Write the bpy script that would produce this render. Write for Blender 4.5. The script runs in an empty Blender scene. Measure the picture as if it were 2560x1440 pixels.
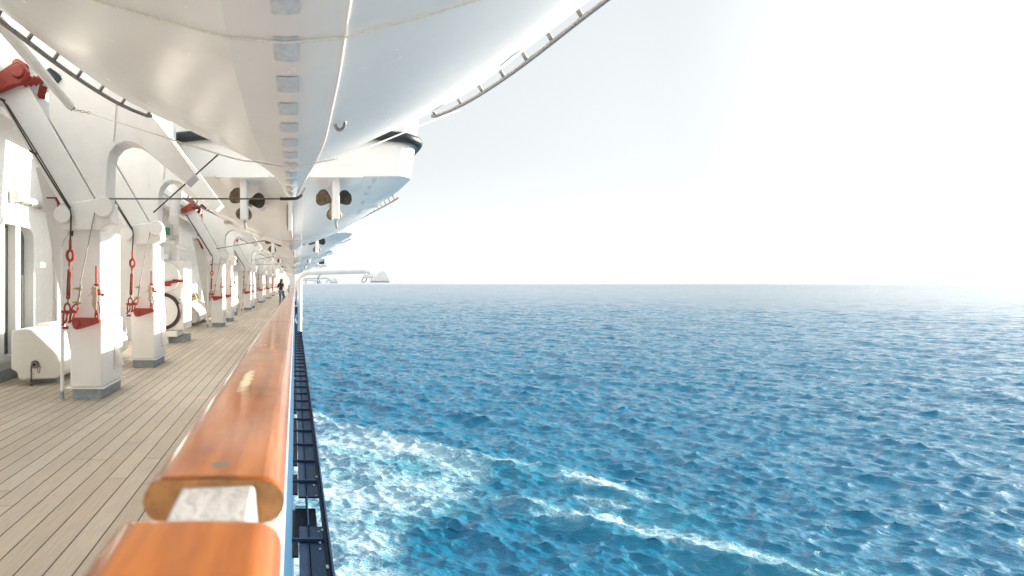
import bpy, bmesh, math, random
import numpy as np
from mathutils import Vector, Matrix
random.seed(7)
R = math.radians
scene = bpy.context.scene
col = scene.collection

# ------------------------------------------------------------------ camera, sky, sun, exposure
CAM_Z = 1.4
FPX = 1450.0                                   # focal length in photo pixels (2560 wide)
cam_d = bpy.data.cameras.new("camera")
cam = bpy.data.objects.new("camera", cam_d); col.objects.link(cam)
cam.location = (0, 0, CAM_Z); cam.rotation_euler = (R(90), 0, 0)
cam_d.sensor_width = 36; cam_d.lens = 36 * FPX / 2560
cam_d.shift_x = (1280 - 738) / 2560; cam_d.shift_y = -11 / 2560
cam_d.clip_start = 0.05; cam_d.clip_end = 100000
cam_d.dof.use_dof = True; cam_d.dof.focus_distance = 12.0; cam_d.dof.aperture_fstop = 3.4
scene.camera = cam

SUN_EL, SUN_AZ = 14.0, 79.0                    # azimuth from +Y (forward) towards +X (sea side)
HAZE, HAZE_LOW, HAZE_GLOW, FILL_ASTERN = 0.218, 0.07, 0.21, 0.14
world = bpy.data.worlds.new("World"); scene.world = world; world.use_nodes = True
wn = world.node_tree; wn.nodes.clear()
w_out = wn.nodes.new("ShaderNodeOutputWorld"); w_bg = wn.nodes.new("ShaderNodeBackground")
w_sky = wn.nodes.new("ShaderNodeTexSky"); w_sky.sky_type = 'NISHITA'; w_sky.sun_disc = False
w_sky.sun_elevation = R(SUN_EL); w_sky.sun_rotation = R(SUN_AZ)
w_sky.altitude = 0; w_sky.air_density = 1.0; w_sky.dust_density = 1.5; w_sky.ozone_density = 1.2
w_hsv = wn.nodes.new("ShaderNodeHueSaturation"); w_hsv.inputs['Saturation'].default_value = 0.25; w_hsv.inputs['Value'].default_value = 0.42
wn.links.new(w_sky.outputs[0], w_hsv.inputs['Color']); wn.links.new(w_hsv.outputs[0], w_bg.inputs['Color'])
w_bg.inputs['Strength'].default_value = 0.05
# thin bright haze over that sky: creamy towards the sun, pale blue away from it, extra fill brightness added astern
def wmath(op, a, b=None):
    n = wn.nodes.new("ShaderNodeMath"); n.operation = op
    for i, v in enumerate((a, b)):
        if v is None: continue
        if isinstance(v, (int, float)): n.inputs[i].default_value = v
        else: wn.links.new(v, n.inputs[i])
    return n.outputs[0]
def wrange(src, f0, f1, t0, t1):
    n = wn.nodes.new("ShaderNodeMapRange"); n.interpolation_type = 'SMOOTHSTEP'; wn.links.new(src, n.inputs[0])
    for i, v in enumerate((f0, f1, t0, t1)): n.inputs[i + 1].default_value = v
    return n.outputs[0]
w_tc = wn.nodes.new("ShaderNodeTexCoord"); w_sep = wn.nodes.new("ShaderNodeSeparateXYZ")
wn.links.new(w_tc.outputs['Generated'], w_sep.inputs[0])
w_dot = wn.nodes.new("ShaderNodeVectorMath"); w_dot.operation = 'DOT_PRODUCT'
wn.links.new(w_tc.outputs['Generated'], w_dot.inputs[0])
w_dot.inputs[1].default_value = (math.sin(R(SUN_AZ)) * math.cos(R(SUN_EL)), math.cos(R(SUN_AZ)) * math.cos(R(SUN_EL)), math.sin(R(SUN_EL)))
dot = w_dot.outputs['Value']
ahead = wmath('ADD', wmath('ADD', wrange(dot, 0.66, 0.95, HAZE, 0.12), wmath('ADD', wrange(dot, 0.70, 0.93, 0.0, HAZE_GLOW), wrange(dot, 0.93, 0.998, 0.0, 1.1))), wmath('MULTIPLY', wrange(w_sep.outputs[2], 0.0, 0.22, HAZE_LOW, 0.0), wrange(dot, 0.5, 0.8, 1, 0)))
w_mix = wn.nodes.new("ShaderNodeMix"); w_mix.data_type = 'RGBA'; wn.links.new(wrange(w_sep.outputs[1], -0.5, 0.2, 1, 0), w_mix.inputs[0])
w_mix.inputs[6].default_value = (0.945, 0.985, 0.995, 1); w_mix.inputs[7].default_value = (1.0, 0.94, 0.86, 1)
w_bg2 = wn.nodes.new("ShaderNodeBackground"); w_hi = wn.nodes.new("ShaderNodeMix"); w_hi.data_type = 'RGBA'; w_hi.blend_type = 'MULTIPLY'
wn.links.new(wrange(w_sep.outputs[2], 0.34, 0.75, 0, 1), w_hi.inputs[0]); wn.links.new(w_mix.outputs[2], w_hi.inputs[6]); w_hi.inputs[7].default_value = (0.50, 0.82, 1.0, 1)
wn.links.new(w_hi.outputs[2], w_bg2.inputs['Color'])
wn.links.new(wmath('ADD', wmath('ADD', ahead, wmath('MULTIPLY', wrange(w_sep.outputs[2], 0.38, 0.60, 0.0, 0.22), wrange(w_sep.outputs[1], -0.1, 0.35, 0.15, 1.0))), wrange(w_sep.outputs[1], -0.6, 0.1, FILL_ASTERN, 0.0)), w_bg2.inputs['Strength'])  # overhead and astern terms are added fill for shaded faces and the sea
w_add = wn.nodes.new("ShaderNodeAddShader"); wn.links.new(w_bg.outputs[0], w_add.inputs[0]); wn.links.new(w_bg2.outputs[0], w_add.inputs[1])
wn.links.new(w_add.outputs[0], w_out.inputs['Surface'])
sun_d = bpy.data.lights.new("sun", 'SUN'); sun_d.energy = 3.7; sun_d.angle = R(0.53)
sun_d.color = (1.0, 0.90, 0.76)
sun = bpy.data.objects.new("sun", sun_d); col.objects.link(sun)
sv = Vector((math.sin(R(SUN_AZ)) * math.cos(R(SUN_EL)), math.cos(R(SUN_AZ)) * math.cos(R(SUN_EL)), math.sin(R(SUN_EL))))
sun.rotation_euler = sv.to_track_quat('Z', 'Y').to_euler()
sun.location = (60, 30, 40)
scene.view_settings.view_transform = 'Standard'; scene.view_settings.look = 'None'
scene.view_settings.gamma = 1; scene.view_settings.exposure = 1.63
scene.cycles.use_denoising = True; scene.cycles.denoising_prefilter = 'ACCURATE'; scene.cycles.sample_clamp_direct = 6; scene.cycles.sample_clamp_indirect = 4; scene.cycles.max_bounces = 8; scene.cycles.diffuse_bounces = 5; scene.cycles.glossy_bounces = 4

# ------------------------------------------------------------------ materials
def new_mat(name):
    m = bpy.data.materials.new(name); m.use_nodes = True
    return m, m.node_tree, m.node_tree.nodes['Principled BSDF']
def noise_node(nt, scale, detail=4, rough=0.55, vec=None):
    n = nt.nodes.new("ShaderNodeTexNoise"); n.inputs['Scale'].default_value = scale
    n.inputs['Detail'].default_value = detail; n.inputs['Roughness'].default_value = rough
    if vec: nt.links.new(vec, n.inputs['Vector'])
    return n
def ramp(nt, src, stops):
    r = nt.nodes.new("ShaderNodeValToRGB"); cr = r.color_ramp
    while len(cr.elements) < len(stops): cr.elements.new(0.5)
    for e, (p, c) in zip(cr.elements, stops):
        e.position = p; e.color = (*c, 1) if len(c) == 3 else c
    nt.links.new(src, r.inputs[0]); return r
def math_n(nt, op, a, b=None, clamp=False):
    n = nt.nodes.new("ShaderNodeMath"); n.operation = op; n.use_clamp = clamp
    for i, v in enumerate((a, b)):
        if v is None: continue
        if isinstance(v, (int, float)): n.inputs[i].default_value = v
        else: nt.links.new(v, n.inputs[i])
    return n.outputs[0]
def mix_c(nt, fac, a, b):
    n = nt.nodes.new("ShaderNodeMix"); n.data_type = 'RGBA'
    for s, v in ((n.inputs[0], fac), (n.inputs[6], a), (n.inputs[7], b)):
        if isinstance(v, (int, float)): s.default_value = v
        elif isinstance(v, tuple): s.default_value = (*v, 1)
        else: nt.links.new(v, s)
    return n.outputs[2]
def bump(nt, p, h, strength, dist):
    b = nt.nodes.new("ShaderNodeBump"); b.inputs['Strength'].default_value = strength
    b.inputs['Distance'].default_value = dist; nt.links.new(h, b.inputs['Height'])
    nt.links.new(b.outputs[0], p.inputs['Normal']); return b
def obj_vec(nt):
    t = nt.nodes.new("ShaderNodeTexCoord"); return t.outputs['Object']
def pos_vec(nt):
    g = nt.nodes.new("ShaderNodeNewGeometry"); return g.outputs['Position']

def paint(name, base, rough=0.4, var=0.06, scale=2.5, bmp=0.06, stain=None, metallic=0.0, spec=0.5, coat=0.0, runs=0.0):
    """painted or coated surface: slow tone drift, fine orange peel, optional blotchy stain"""
    m, nt, p = new_mat(name); v = pos_vec(nt)
    n1 = noise_node(nt, scale, 5, 0.6, v)
    lo = tuple(max(0, c * (1 - var)) for c in base); hi = tuple(min(1, c * (1 + var)) for c in base)
    c = ramp(nt, n1.outputs[0], [(0.35, lo), (0.65, hi)]).outputs[0]
    if stain:
        n2 = noise_node(nt, stain[1], 8, 0.7, v)
        f = ramp(nt, n2.outputs[0], [(stain[2], (0, 0, 0)), (stain[2] + 0.12, (1, 1, 1))]).outputs[0]
        c = mix_c(nt, math_n(nt, 'MULTIPLY', f, stain[3]), c, stain[0])
    if runs:
        mpr = nt.nodes.new("ShaderNodeMapping"); nt.links.new(v, mpr.inputs['Vector']); mpr.inputs['Scale'].default_value = (11, 11, 0.8)
        nr_ = noise_node(nt, 1.0, 5, 0.65, mpr.outputs[0]); np_ = noise_node(nt, 1.7, 3, 0.5, v)
        f = math_n(nt, 'MULTIPLY', ramp(nt, nr_.outputs[0], [(0.60, (0, 0, 0)), (0.74, (1, 1, 1))]).outputs[0], ramp(nt, np_.outputs[0], [(0.48, (0, 0, 0)), (0.66, (1, 1, 1))]).outputs[0])
        c = mix_c(nt, math_n(nt, 'MULTIPLY', f, runs), c, (0.55, 0.40, 0.26))
    nt.links.new(c, p.inputs['Base Color'])
    n3 = noise_node(nt, scale * 9, 4, 0.6, v)
    rr = nt.nodes.new("ShaderNodeMapRange"); nt.links.new(n3.outputs[0], rr.inputs[0])
    rr.inputs[3].default_value = rough * 0.75; rr.inputs[4].default_value = min(1, rough * 1.3)
    nt.links.new(rr.outputs[0], p.inputs['Roughness'])
    p.inputs['Metallic'].default_value = metallic; p.inputs['Specular IOR Level'].default_value = spec
    p.inputs['Coat Weight'].default_value = coat; p.inputs['Coat Roughness'].default_value = 0.08
    if bmp:
        n4 = noise_node(nt, 60, 3, 0.5, v); bump(nt, p, n4.outputs[0], bmp, 0.01)
    return m

M = {}
M['gel'] = paint("boat_gelcoat", (0.86, 0.845, 0.825), 0.24, 0.02, 1.2, 0.0, ((0.76, 0.73, 0.68), 1.6, 0.56, 0.35))
M['steel'] = paint("white_painted_steel", (0.82, 0.80, 0.78), 0.38, 0.03, 3.0, 0.10, ((0.55, 0.42, 0.30), 9.0, 0.70, 0.30), runs=0.40)
M['wallw'] = paint("white_wall_paint", (0.87, 0.87, 0.87), 0.25, 0.02, 1.5, 0.04)
M['locker'] = paint("white_fibreglass", (0.80, 0.77, 0.71), 0.5, 0.03, 6.0, 0.2)
M['grey'] = paint("grey_foot_paint", (0.31, 0.35, 0.385), 0.6, 0.12, 14, 0.2)
M['red'] = paint("red_paint", (0.29, 0.030, 0.018), 0.42, 0.15, 30, 0.25, ((0.20, 0.05, 0.03), 45, 0.60, 0.7))
M['black'] = paint("black_rubber", (0.018, 0.018, 0.018), 0.5, 0.2, 30, 0.2)
M['fender'] = paint("black_fender_rubber", (0.012, 0.018, 0.022), 0.38, 0.3, 12, 0.3)
M['wire'] = paint("steel_wire", (0.16, 0.15, 0.14), 0.45, 0.2, 60, 0.4, metallic=0.6)
M['hose'] = paint("brown_hose", (0.05, 0.025, 0.018), 0.55, 0.2, 30, 0.2)
M['galv'] = paint("galvanised_steel", (0.30, 0.29, 0.28), 0.55, 0.25, 40, 0.4, metallic=0.35)
M['galvy'] = paint("brass_clamp", (0.38, 0.33, 0.16), 0.4, 0.2, 40, 0.3, metallic=0.6)
M['navy'] = paint("navy_deck_paint", (0.005, 0.024, 0.066), 0.6, 0.28, 7, 0.3, ((0.03, 0.06, 0.10), 12, 0.62, 0.5))
M['navyd'] = paint("dark_navy_paint", (0.005, 0.012, 0.028), 0.7, 0.3, 9, 0.3)
M['blue'] = paint("blue_bulwark_paint", (0.022, 0.085, 0.165), 0.4, 0.12, 12, 0.2, ((0.75, 0.75, 0.74), 26, 0.66, 0.9))
M['hullblue'] = paint("ship_side_paint", (0.02, 0.06, 0.14), 0.4, 0.1, 1, 0.05)
M['bronze'] = paint("bronze_blade", (0.17, 0.125, 0.085), 0.5, 0.35, 12, 0.3, ((0.05, 0.055, 0.045), 18, 0.52, 0.7), metallic=0.55)
M['bronzed'] = paint("dark_bronze_blade", (0.07, 0.06, 0.045), 0.55, 0.35, 12, 0.3, ((0.03, 0.035, 0.03), 18, 0.5, 0.7), metallic=0.5)  # darker bronze, used for the right-hand blade of each propeller
M['rope'] = paint("tan_rope", (0.50, 0.42, 0.29), 0.9, 0.2, 60, 0.8)
M['ropew'] = paint("white_rope", (0.76, 0.72, 0.65), 0.9, 0.08, 60, 0.6)
M['tape'] = paint("blue_grey_tape", (0.60, 0.655, 0.71), 0.35, 0.10, 28, 0.05, ((0.76, 0.77, 0.78), 22, 0.52, 0.6))
M['cream'] = paint("cream_paint", (0.66, 0.58, 0.33), 0.5, 0.08, 10, 0.15)
M['drum'] = paint("dark_brown_rim", (0.035, 0.022, 0.016), 0.5, 0.2, 12, 0.2)
M['rust'] = paint("rusty_chain", (0.17, 0.10, 0.065), 0.7, 0.3, 60, 0.6, metallic=0.3)
M['flake'] = paint("pale_flake", (0.62, 0.60, 0.55), 0.9, 0.2, 60, 0.3)
M['block'] = paint("worn_grey_paint", (0.50, 0.485, 0.475), 0.45, 0.10, 9, 0.3, ((0.58, 0.57, 0.56), 14, 0.55, 0.4))
M['green'] = paint("green_sign", (0.03, 0.24, 0.15), 0.4, 0.05, 10, 0.02)
M['white'] = paint("white_letter", (0.82, 0.82, 0.80), 0.4, 0.02, 10, 0.0)
M['plateg'] = paint("sign_backing", (0.52, 0.47, 0.44), 0.5, 0.1, 10, 0.1)
M['bulk'] = paint("bulkhead_grey", (0.58, 0.57, 0.57), 0.45, 0.04, 2, 0.05)
M['skin'] = paint("skin", (0.62, 0.36, 0.26), 0.5, 0.05, 20, 0.0)
M['hair'] = paint("dark_hair", (0.018, 0.011, 0.009), 0.45, 0.3, 60, 0.3)
M['shirt'] = paint("black_cotton", (0.022, 0.014, 0.014), 0.85, 0.3, 12, 0.3)
M['jeans'] = paint("faded_denim", (0.12, 0.22, 0.33), 0.85, 0.35, 9, 0.3)
M['shoe'] = paint("red_sandal", (0.32, 0.05, 0.03), 0.6, 0.1, 20, 0.1)
M['orangeb'] = paint("orange_brown", (0.38, 0.17, 0.08), 0.6, 0.2, 8, 0.2)
M['mottled'] = paint("mottled_dark_cloth", (0.08, 0.06, 0.07), 0.9, 0.4, 20, 0.3, ((0.42, 0.38, 0.40), 14, 0.50, 1.0))

def glass_mat():
    m, nt, p = new_mat("window_glass")
    n = noise_node(nt, 0.9, 3, 0.5, pos_vec(nt))
    c = ramp(nt, n.outputs[0], [(0.35, (0.045, 0.055, 0.05)), (0.65, (0.12, 0.135, 0.12))]).outputs[0]
    nt.links.new(c, p.inputs['Base Color']); p.inputs['Roughness'].default_value = 0.04
    p.inputs['IOR'].default_value = 1.7
    return m
M['glass'] = glass_mat()

def lens_mat():
    m, nt, p = new_mat("lamp_cover"); p.inputs['Base Color'].default_value = (0.62, 0.63, 0.61, 1)
    p.inputs['Roughness'].default_value = 0.3; p.inputs['Transmission Weight'].default_value = 0.35
    return m
M['lens'] = lens_mat()

def deck_mat():
    PW = 0.1415
    m, nt, p = new_mat("teak_deck_planks"); v = pos_vec(nt)
    sep = nt.nodes.new("ShaderNodeSeparateXYZ"); nt.links.new(v, sep.inputs[0])
    u = math_n(nt, 'DIVIDE', math_n(nt, 'ADD', sep.outputs[0], 20.03), PW)
    idx = math_n(nt, 'FLOOR', u); fr = math_n(nt, 'FRACT', u)
    d_edge = math_n(nt, 'ABSOLUTE', math_n(nt, 'SUBTRACT', fr, 0.5))
    seam = math_n(nt, 'GREATER_THAN', d_edge, 0.5 - 0.030)
    wn1 = nt.nodes.new("ShaderNodeTexWhiteNoise"); wn1.noise_dimensions = '1D'; nt.links.new(idx, wn1.inputs['W'])
    yy = math_n(nt, 'ADD', sep.outputs[1], math_n(nt, 'MULTIPLY', wn1.outputs[0], 9.7))
    yl = math_n(nt, 'DIVIDE', yy, 2.35); yf = math_n(nt, 'FRACT', yl); yi = math_n(nt, 'FLOOR', yl)
    butt = math_n(nt, 'LESS_THAN', yf, 0.0026)
    wn2 = nt.nodes.new("ShaderNodeTexWhiteNoise"); wn2.noise_dimensions = '2D'
    cv = nt.nodes.new("ShaderNodeCombineXYZ"); nt.links.new(idx, cv.inputs[0]); nt.links.new(yi, cv.inputs[1])
    nt.links.new(cv.outputs[0], wn2.inputs['Vector'])
    base = ramp(nt, wn2.outputs[0], [(0.0, (0.57, 0.465, 0.36)), (0.5, (0.665, 0.55, 0.44)), (1.0, (0.745, 0.635, 0.525))]).outputs[0]
    mp = nt.nodes.new("ShaderNodeMapping"); nt.links.new(v, mp.inputs['Vector']); mp.inputs['Scale'].default_value = (34, 1.8, 1)
    grain = noise_node(nt, 2.2, 6, 0.62, mp.outputs[0])
    base = mix_c(nt, 0.38, base, ramp(nt, grain.outputs[0], [(0.3, (0.42, 0.33, 0.235)), (0.7, (0.75, 0.66, 0.55))]).outputs[0])
    blot = noise_node(nt, 1.3, 5, 0.6, v)
    base = mix_c(nt, math_n(nt, 'MULTIPLY', ramp(nt, blot.outputs[0], [(0.45, (0, 0, 0)), (0.75, (1, 1, 1))]).outputs[0], 0.35), base, (0.42, 0.38, 0.33))
    spots = noise_node(nt, 11, 3, 0.5, v)
    base = mix_c(nt, math_n(nt, 'MULTIPLY', ramp(nt, spots.outputs[0], [(0.70, (0, 0, 0)), (0.76, (1, 1, 1))]).outputs[0], 0.6), base, (0.20, 0.13, 0.08))
    base = mix_c(nt, math_n(nt, 'MULTIPLY', butt, 0.75), base, (0.10, 0.07, 0.05))
    base = mix_c(nt, seam, base, (0.035, 0.026, 0.02))
    nt.links.new(base, p.inputs['Base Color']); p.inputs['Roughness'].default_value = 0.62
    h = math_n(nt, 'SUBTRACT', math_n(nt, 'MULTIPLY', grain.outputs[0], 0.25), seam)
    bump(nt, p, h, 0.25, 0.004)
    return m
M['deck'] = deck_mat()

def teak_mat():
    m, nt, p = new_mat("varnished_teak"); v = pos_vec(nt)
    mp = nt.nodes.new("ShaderNodeMapping"); nt.links.new(v, mp.inputs['Vector']); mp.inputs['Scale'].default_value = (14, 1.2, 14)
    g = noise_node(nt, 2.0, 6, 0.6, mp.outputs[0])
    c = ramp(nt, g.outputs[0], [(0.28, (0.24, 0.058, 0.005)), (0.5, (0.37, 0.105, 0.010)), (0.74, (0.47, 0.150, 0.020))]).outputs[0]
    w = noise_node(nt, 5.5, 6, 0.65, v)
    c = mix_c(nt, math_n(nt, 'MULTIPLY', ramp(nt, w.outputs[0], [(0.52, (0, 0, 0)), (0.72, (1, 1, 1))]).outputs[0], 0.05), c, (0.56, 0.33, 0.18))
    d = noise_node(nt, 8.5, 6, 0.7, v)
    c = mix_c(nt, math_n(nt, 'MULTIPLY', ramp(nt, d.outputs[0], [(0.62, (0, 0, 0)), (0.72, (1, 1, 1))]).outputs[0], 0.7), c, (0.15, 0.06, 0.025))
    sp = nt.nodes.new("ShaderNodeSeparateXYZ"); nt.links.new(v, sp.inputs[0])
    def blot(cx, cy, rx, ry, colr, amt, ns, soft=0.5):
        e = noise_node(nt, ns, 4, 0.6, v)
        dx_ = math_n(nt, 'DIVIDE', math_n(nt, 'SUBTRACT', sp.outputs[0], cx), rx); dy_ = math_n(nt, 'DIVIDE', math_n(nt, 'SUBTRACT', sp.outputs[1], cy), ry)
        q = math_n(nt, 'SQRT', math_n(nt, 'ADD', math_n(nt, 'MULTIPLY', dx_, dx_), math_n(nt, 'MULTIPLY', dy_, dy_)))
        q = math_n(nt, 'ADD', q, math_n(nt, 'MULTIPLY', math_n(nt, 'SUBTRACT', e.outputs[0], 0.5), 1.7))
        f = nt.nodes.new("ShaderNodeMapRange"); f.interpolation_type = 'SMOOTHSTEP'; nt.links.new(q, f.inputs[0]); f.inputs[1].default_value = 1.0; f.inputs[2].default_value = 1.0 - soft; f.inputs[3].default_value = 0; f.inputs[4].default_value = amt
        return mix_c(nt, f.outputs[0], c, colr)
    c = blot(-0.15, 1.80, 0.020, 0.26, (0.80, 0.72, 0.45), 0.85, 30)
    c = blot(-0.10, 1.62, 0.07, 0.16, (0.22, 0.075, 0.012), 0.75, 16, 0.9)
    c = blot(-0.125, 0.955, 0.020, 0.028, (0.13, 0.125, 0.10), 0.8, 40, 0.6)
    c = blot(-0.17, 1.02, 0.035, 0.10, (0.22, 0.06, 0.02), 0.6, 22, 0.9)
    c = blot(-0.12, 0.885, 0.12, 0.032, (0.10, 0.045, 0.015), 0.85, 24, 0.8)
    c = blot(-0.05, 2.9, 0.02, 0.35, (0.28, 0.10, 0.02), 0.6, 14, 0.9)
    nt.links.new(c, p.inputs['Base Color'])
    r = noise_node(nt, 7, 5, 0.6, v)
    rr = nt.nodes.new("ShaderNodeMapRange"); nt.links.new(r.outputs[0], rr.inputs[0])
    rr.inputs[3].default_value = 0.22; rr.inputs[4].default_value = 0.5
    nt.links.new(rr.outputs[0], p.inputs['Roughness'])
    p.inputs['Coat Weight'].default_value = 1.0; p.inputs['Coat Roughness'].default_value = 0.10; p.inputs['Coat IOR'].default_value = 1.34; p.inputs['Specular IOR Level'].default_value = 0.15
    bump(nt, p, g.outputs[0], 0.08, 0.004)
    return m
M['teak'] = teak_mat()
M['teakend'] = paint("bare_teak_end", (0.36, 0.17, 0.06), 0.7, 0.25, 25, 0.3, ((0.12, 0.05, 0.02), 14, 0.5, 0.8))

def sea_mat():
    m, nt, p = new_mat("sea_water"); v = pos_vec(nt)
    fa = nt.nodes.new("ShaderNodeAttribute"); fa.attribute_name = "foam"
    ae = nt.nodes.new("ShaderNodeAttribute"); ae.attribute_name = "aerated"
    foam = fa.outputs['Fac']; aer = ae.outputs['Fac']
    # lacy foam: warped cell edges at two sizes, plus torn noise
    wz = noise_node(nt, 0.55, 4, 0.6, v)
    wv = nt.nodes.new("ShaderNodeVectorMath"); wv.operation = 'MULTIPLY_ADD'
    nt.links.new(wz.outputs['Color'], wv.inputs[0]); wv.inputs[1].default_value = (3.2, 3.2, 0); nt.links.new(v, wv.inputs[2])
    def cells(scale):
        vo = nt.nodes.new("ShaderNodeTexVoronoi"); vo.feature = 'DISTANCE_TO_EDGE'; vo.voronoi_dimensions = '2D'
        vo.inputs['Scale'].default_value = scale; nt.links.new(wv.outputs[0], vo.inputs['Vector']); return vo.outputs[0]
    def sst(src, lo, hi, top=1.0):
        m_ = nt.nodes.new("ShaderNodeMapRange"); m_.interpolation_type = 'SMOOTHSTEP'; nt.links.new(src, m_.inputs[0])
        m_.inputs[1].default_value = min(lo, hi); m_.inputs[2].default_value = max(lo, hi)
        m_.inputs[3].default_value = 0.0 if lo < hi else top; m_.inputs[4].default_value = top if lo < hi else 0.0
        return m_.outputs[0]
    mpf = nt.nodes.new("ShaderNodeMapping"); nt.links.new(wv.outputs[0], mpf.inputs['Vector']); mpf.inputs['Scale'].default_value = (0.7, 1.3, 1)
    n1 = noise_node(nt, 0.9, 9, 0.70, mpf.outputs[0]); big = noise_node(nt, 0.15, 4, 0.6, v)
    nz = math_n(nt, 'SUBTRACT', n1.outputs[0], 0.5); bz = math_n(nt, 'SUBTRACT', big.outputs[0], 0.5)
    dens = math_n(nt, 'ADD', math_n(nt, 'MULTIPLY', foam, 1.25), math_n(nt, 'MULTIPLY', math_n(nt, 'MULTIPLY', bz, 1.25), sst(foam, 0.02, 0.25)))
    milk = sst(math_n(nt, 'ADD', dens, math_n(nt, 'MULTIPLY', nz, 0.8)), 0.10, 0.95, 0.75)
    lace = math_n(nt, 'MAXIMUM', sst(cells(0.75), 0.085, 0.012), math_n(nt, 'MAXIMUM', sst(cells(1.9), 0.10, 0.015), sst(cells(4.2), 0.12, 0.02, 0.7)))
    lace = math_n(nt, 'MULTIPLY', lace, sst(math_n(nt, 'ADD', dens, math_n(nt, 'MULTIPLY', nz, 0.9)), 0.20, 0.72, 0.75))
    solid = sst(math_n(nt, 'ADD', dens, math_n(nt, 'MULTIPLY', nz, 1.5)), 0.58, 1.12, 0.9)
    fm = math_n(nt, 'MAXIMUM', lace, solid)
    water = mix_c(nt, aer, (0.0005, 0.145, 0.258), (0.02, 0.25, 0.34))
    water = mix_c(nt, milk, water, (0.20, 0.42, 0.50))
    colr = mix_c(nt, fm, water, (0.66, 0.70, 0.71))
    fm = math_n(nt, 'MAXIMUM', fm, math_n(nt, 'MULTIPLY', milk, 0.6))
    nt.links.new(colr, p.inputs['Base Color'])
    rg = math_n(nt, 'ADD', 0.05, math_n(nt, 'MULTIPLY', fm, 0.7)); nt.links.new(rg, p.inputs['Roughness'])
    p.inputs['IOR'].default_value = 1.45
    # ripples
    mp = nt.nodes.new("ShaderNodeMapping"); mp.vector_type = 'TEXTURE'; nt.links.new(v, mp.inputs['Vector'])
    mp.inputs['Rotation'].default_value = (0, 0, R(-26)); mp.inputs['Scale'].default_value = (1.9, 0.8, 1)
    def ridged(sc, det):
        n = noise_node(nt, sc, det, 0.58, mp.outputs[0])
        return math_n(nt, 'SUBTRACT', 0.5, math_n(nt, 'ABSOLUTE', math_n(nt, 'SUBTRACT', n.outputs[0], 0.5)))
    rp = nt.nodes.new("ShaderNodeAttribute"); rp.attribute_name = "ripple"
    hh = math_n(nt, 'ADD', math_n(nt, 'MULTIPLY', ridged(1.1, 6), 0.30), math_n(nt, 'MULTIPLY', ridged(2.8, 4), 0.09))
    hh = math_n(nt, 'ADD', hh, math_n(nt, 'MULTIPLY', math_n(nt, 'MULTIPLY', ridged(0.16, 7), rp.outputs['Fac']), 5.5))
    bump(nt, p, hh, 1.0, 1.15)
    return m
M['sea'] = sea_mat()

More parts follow.
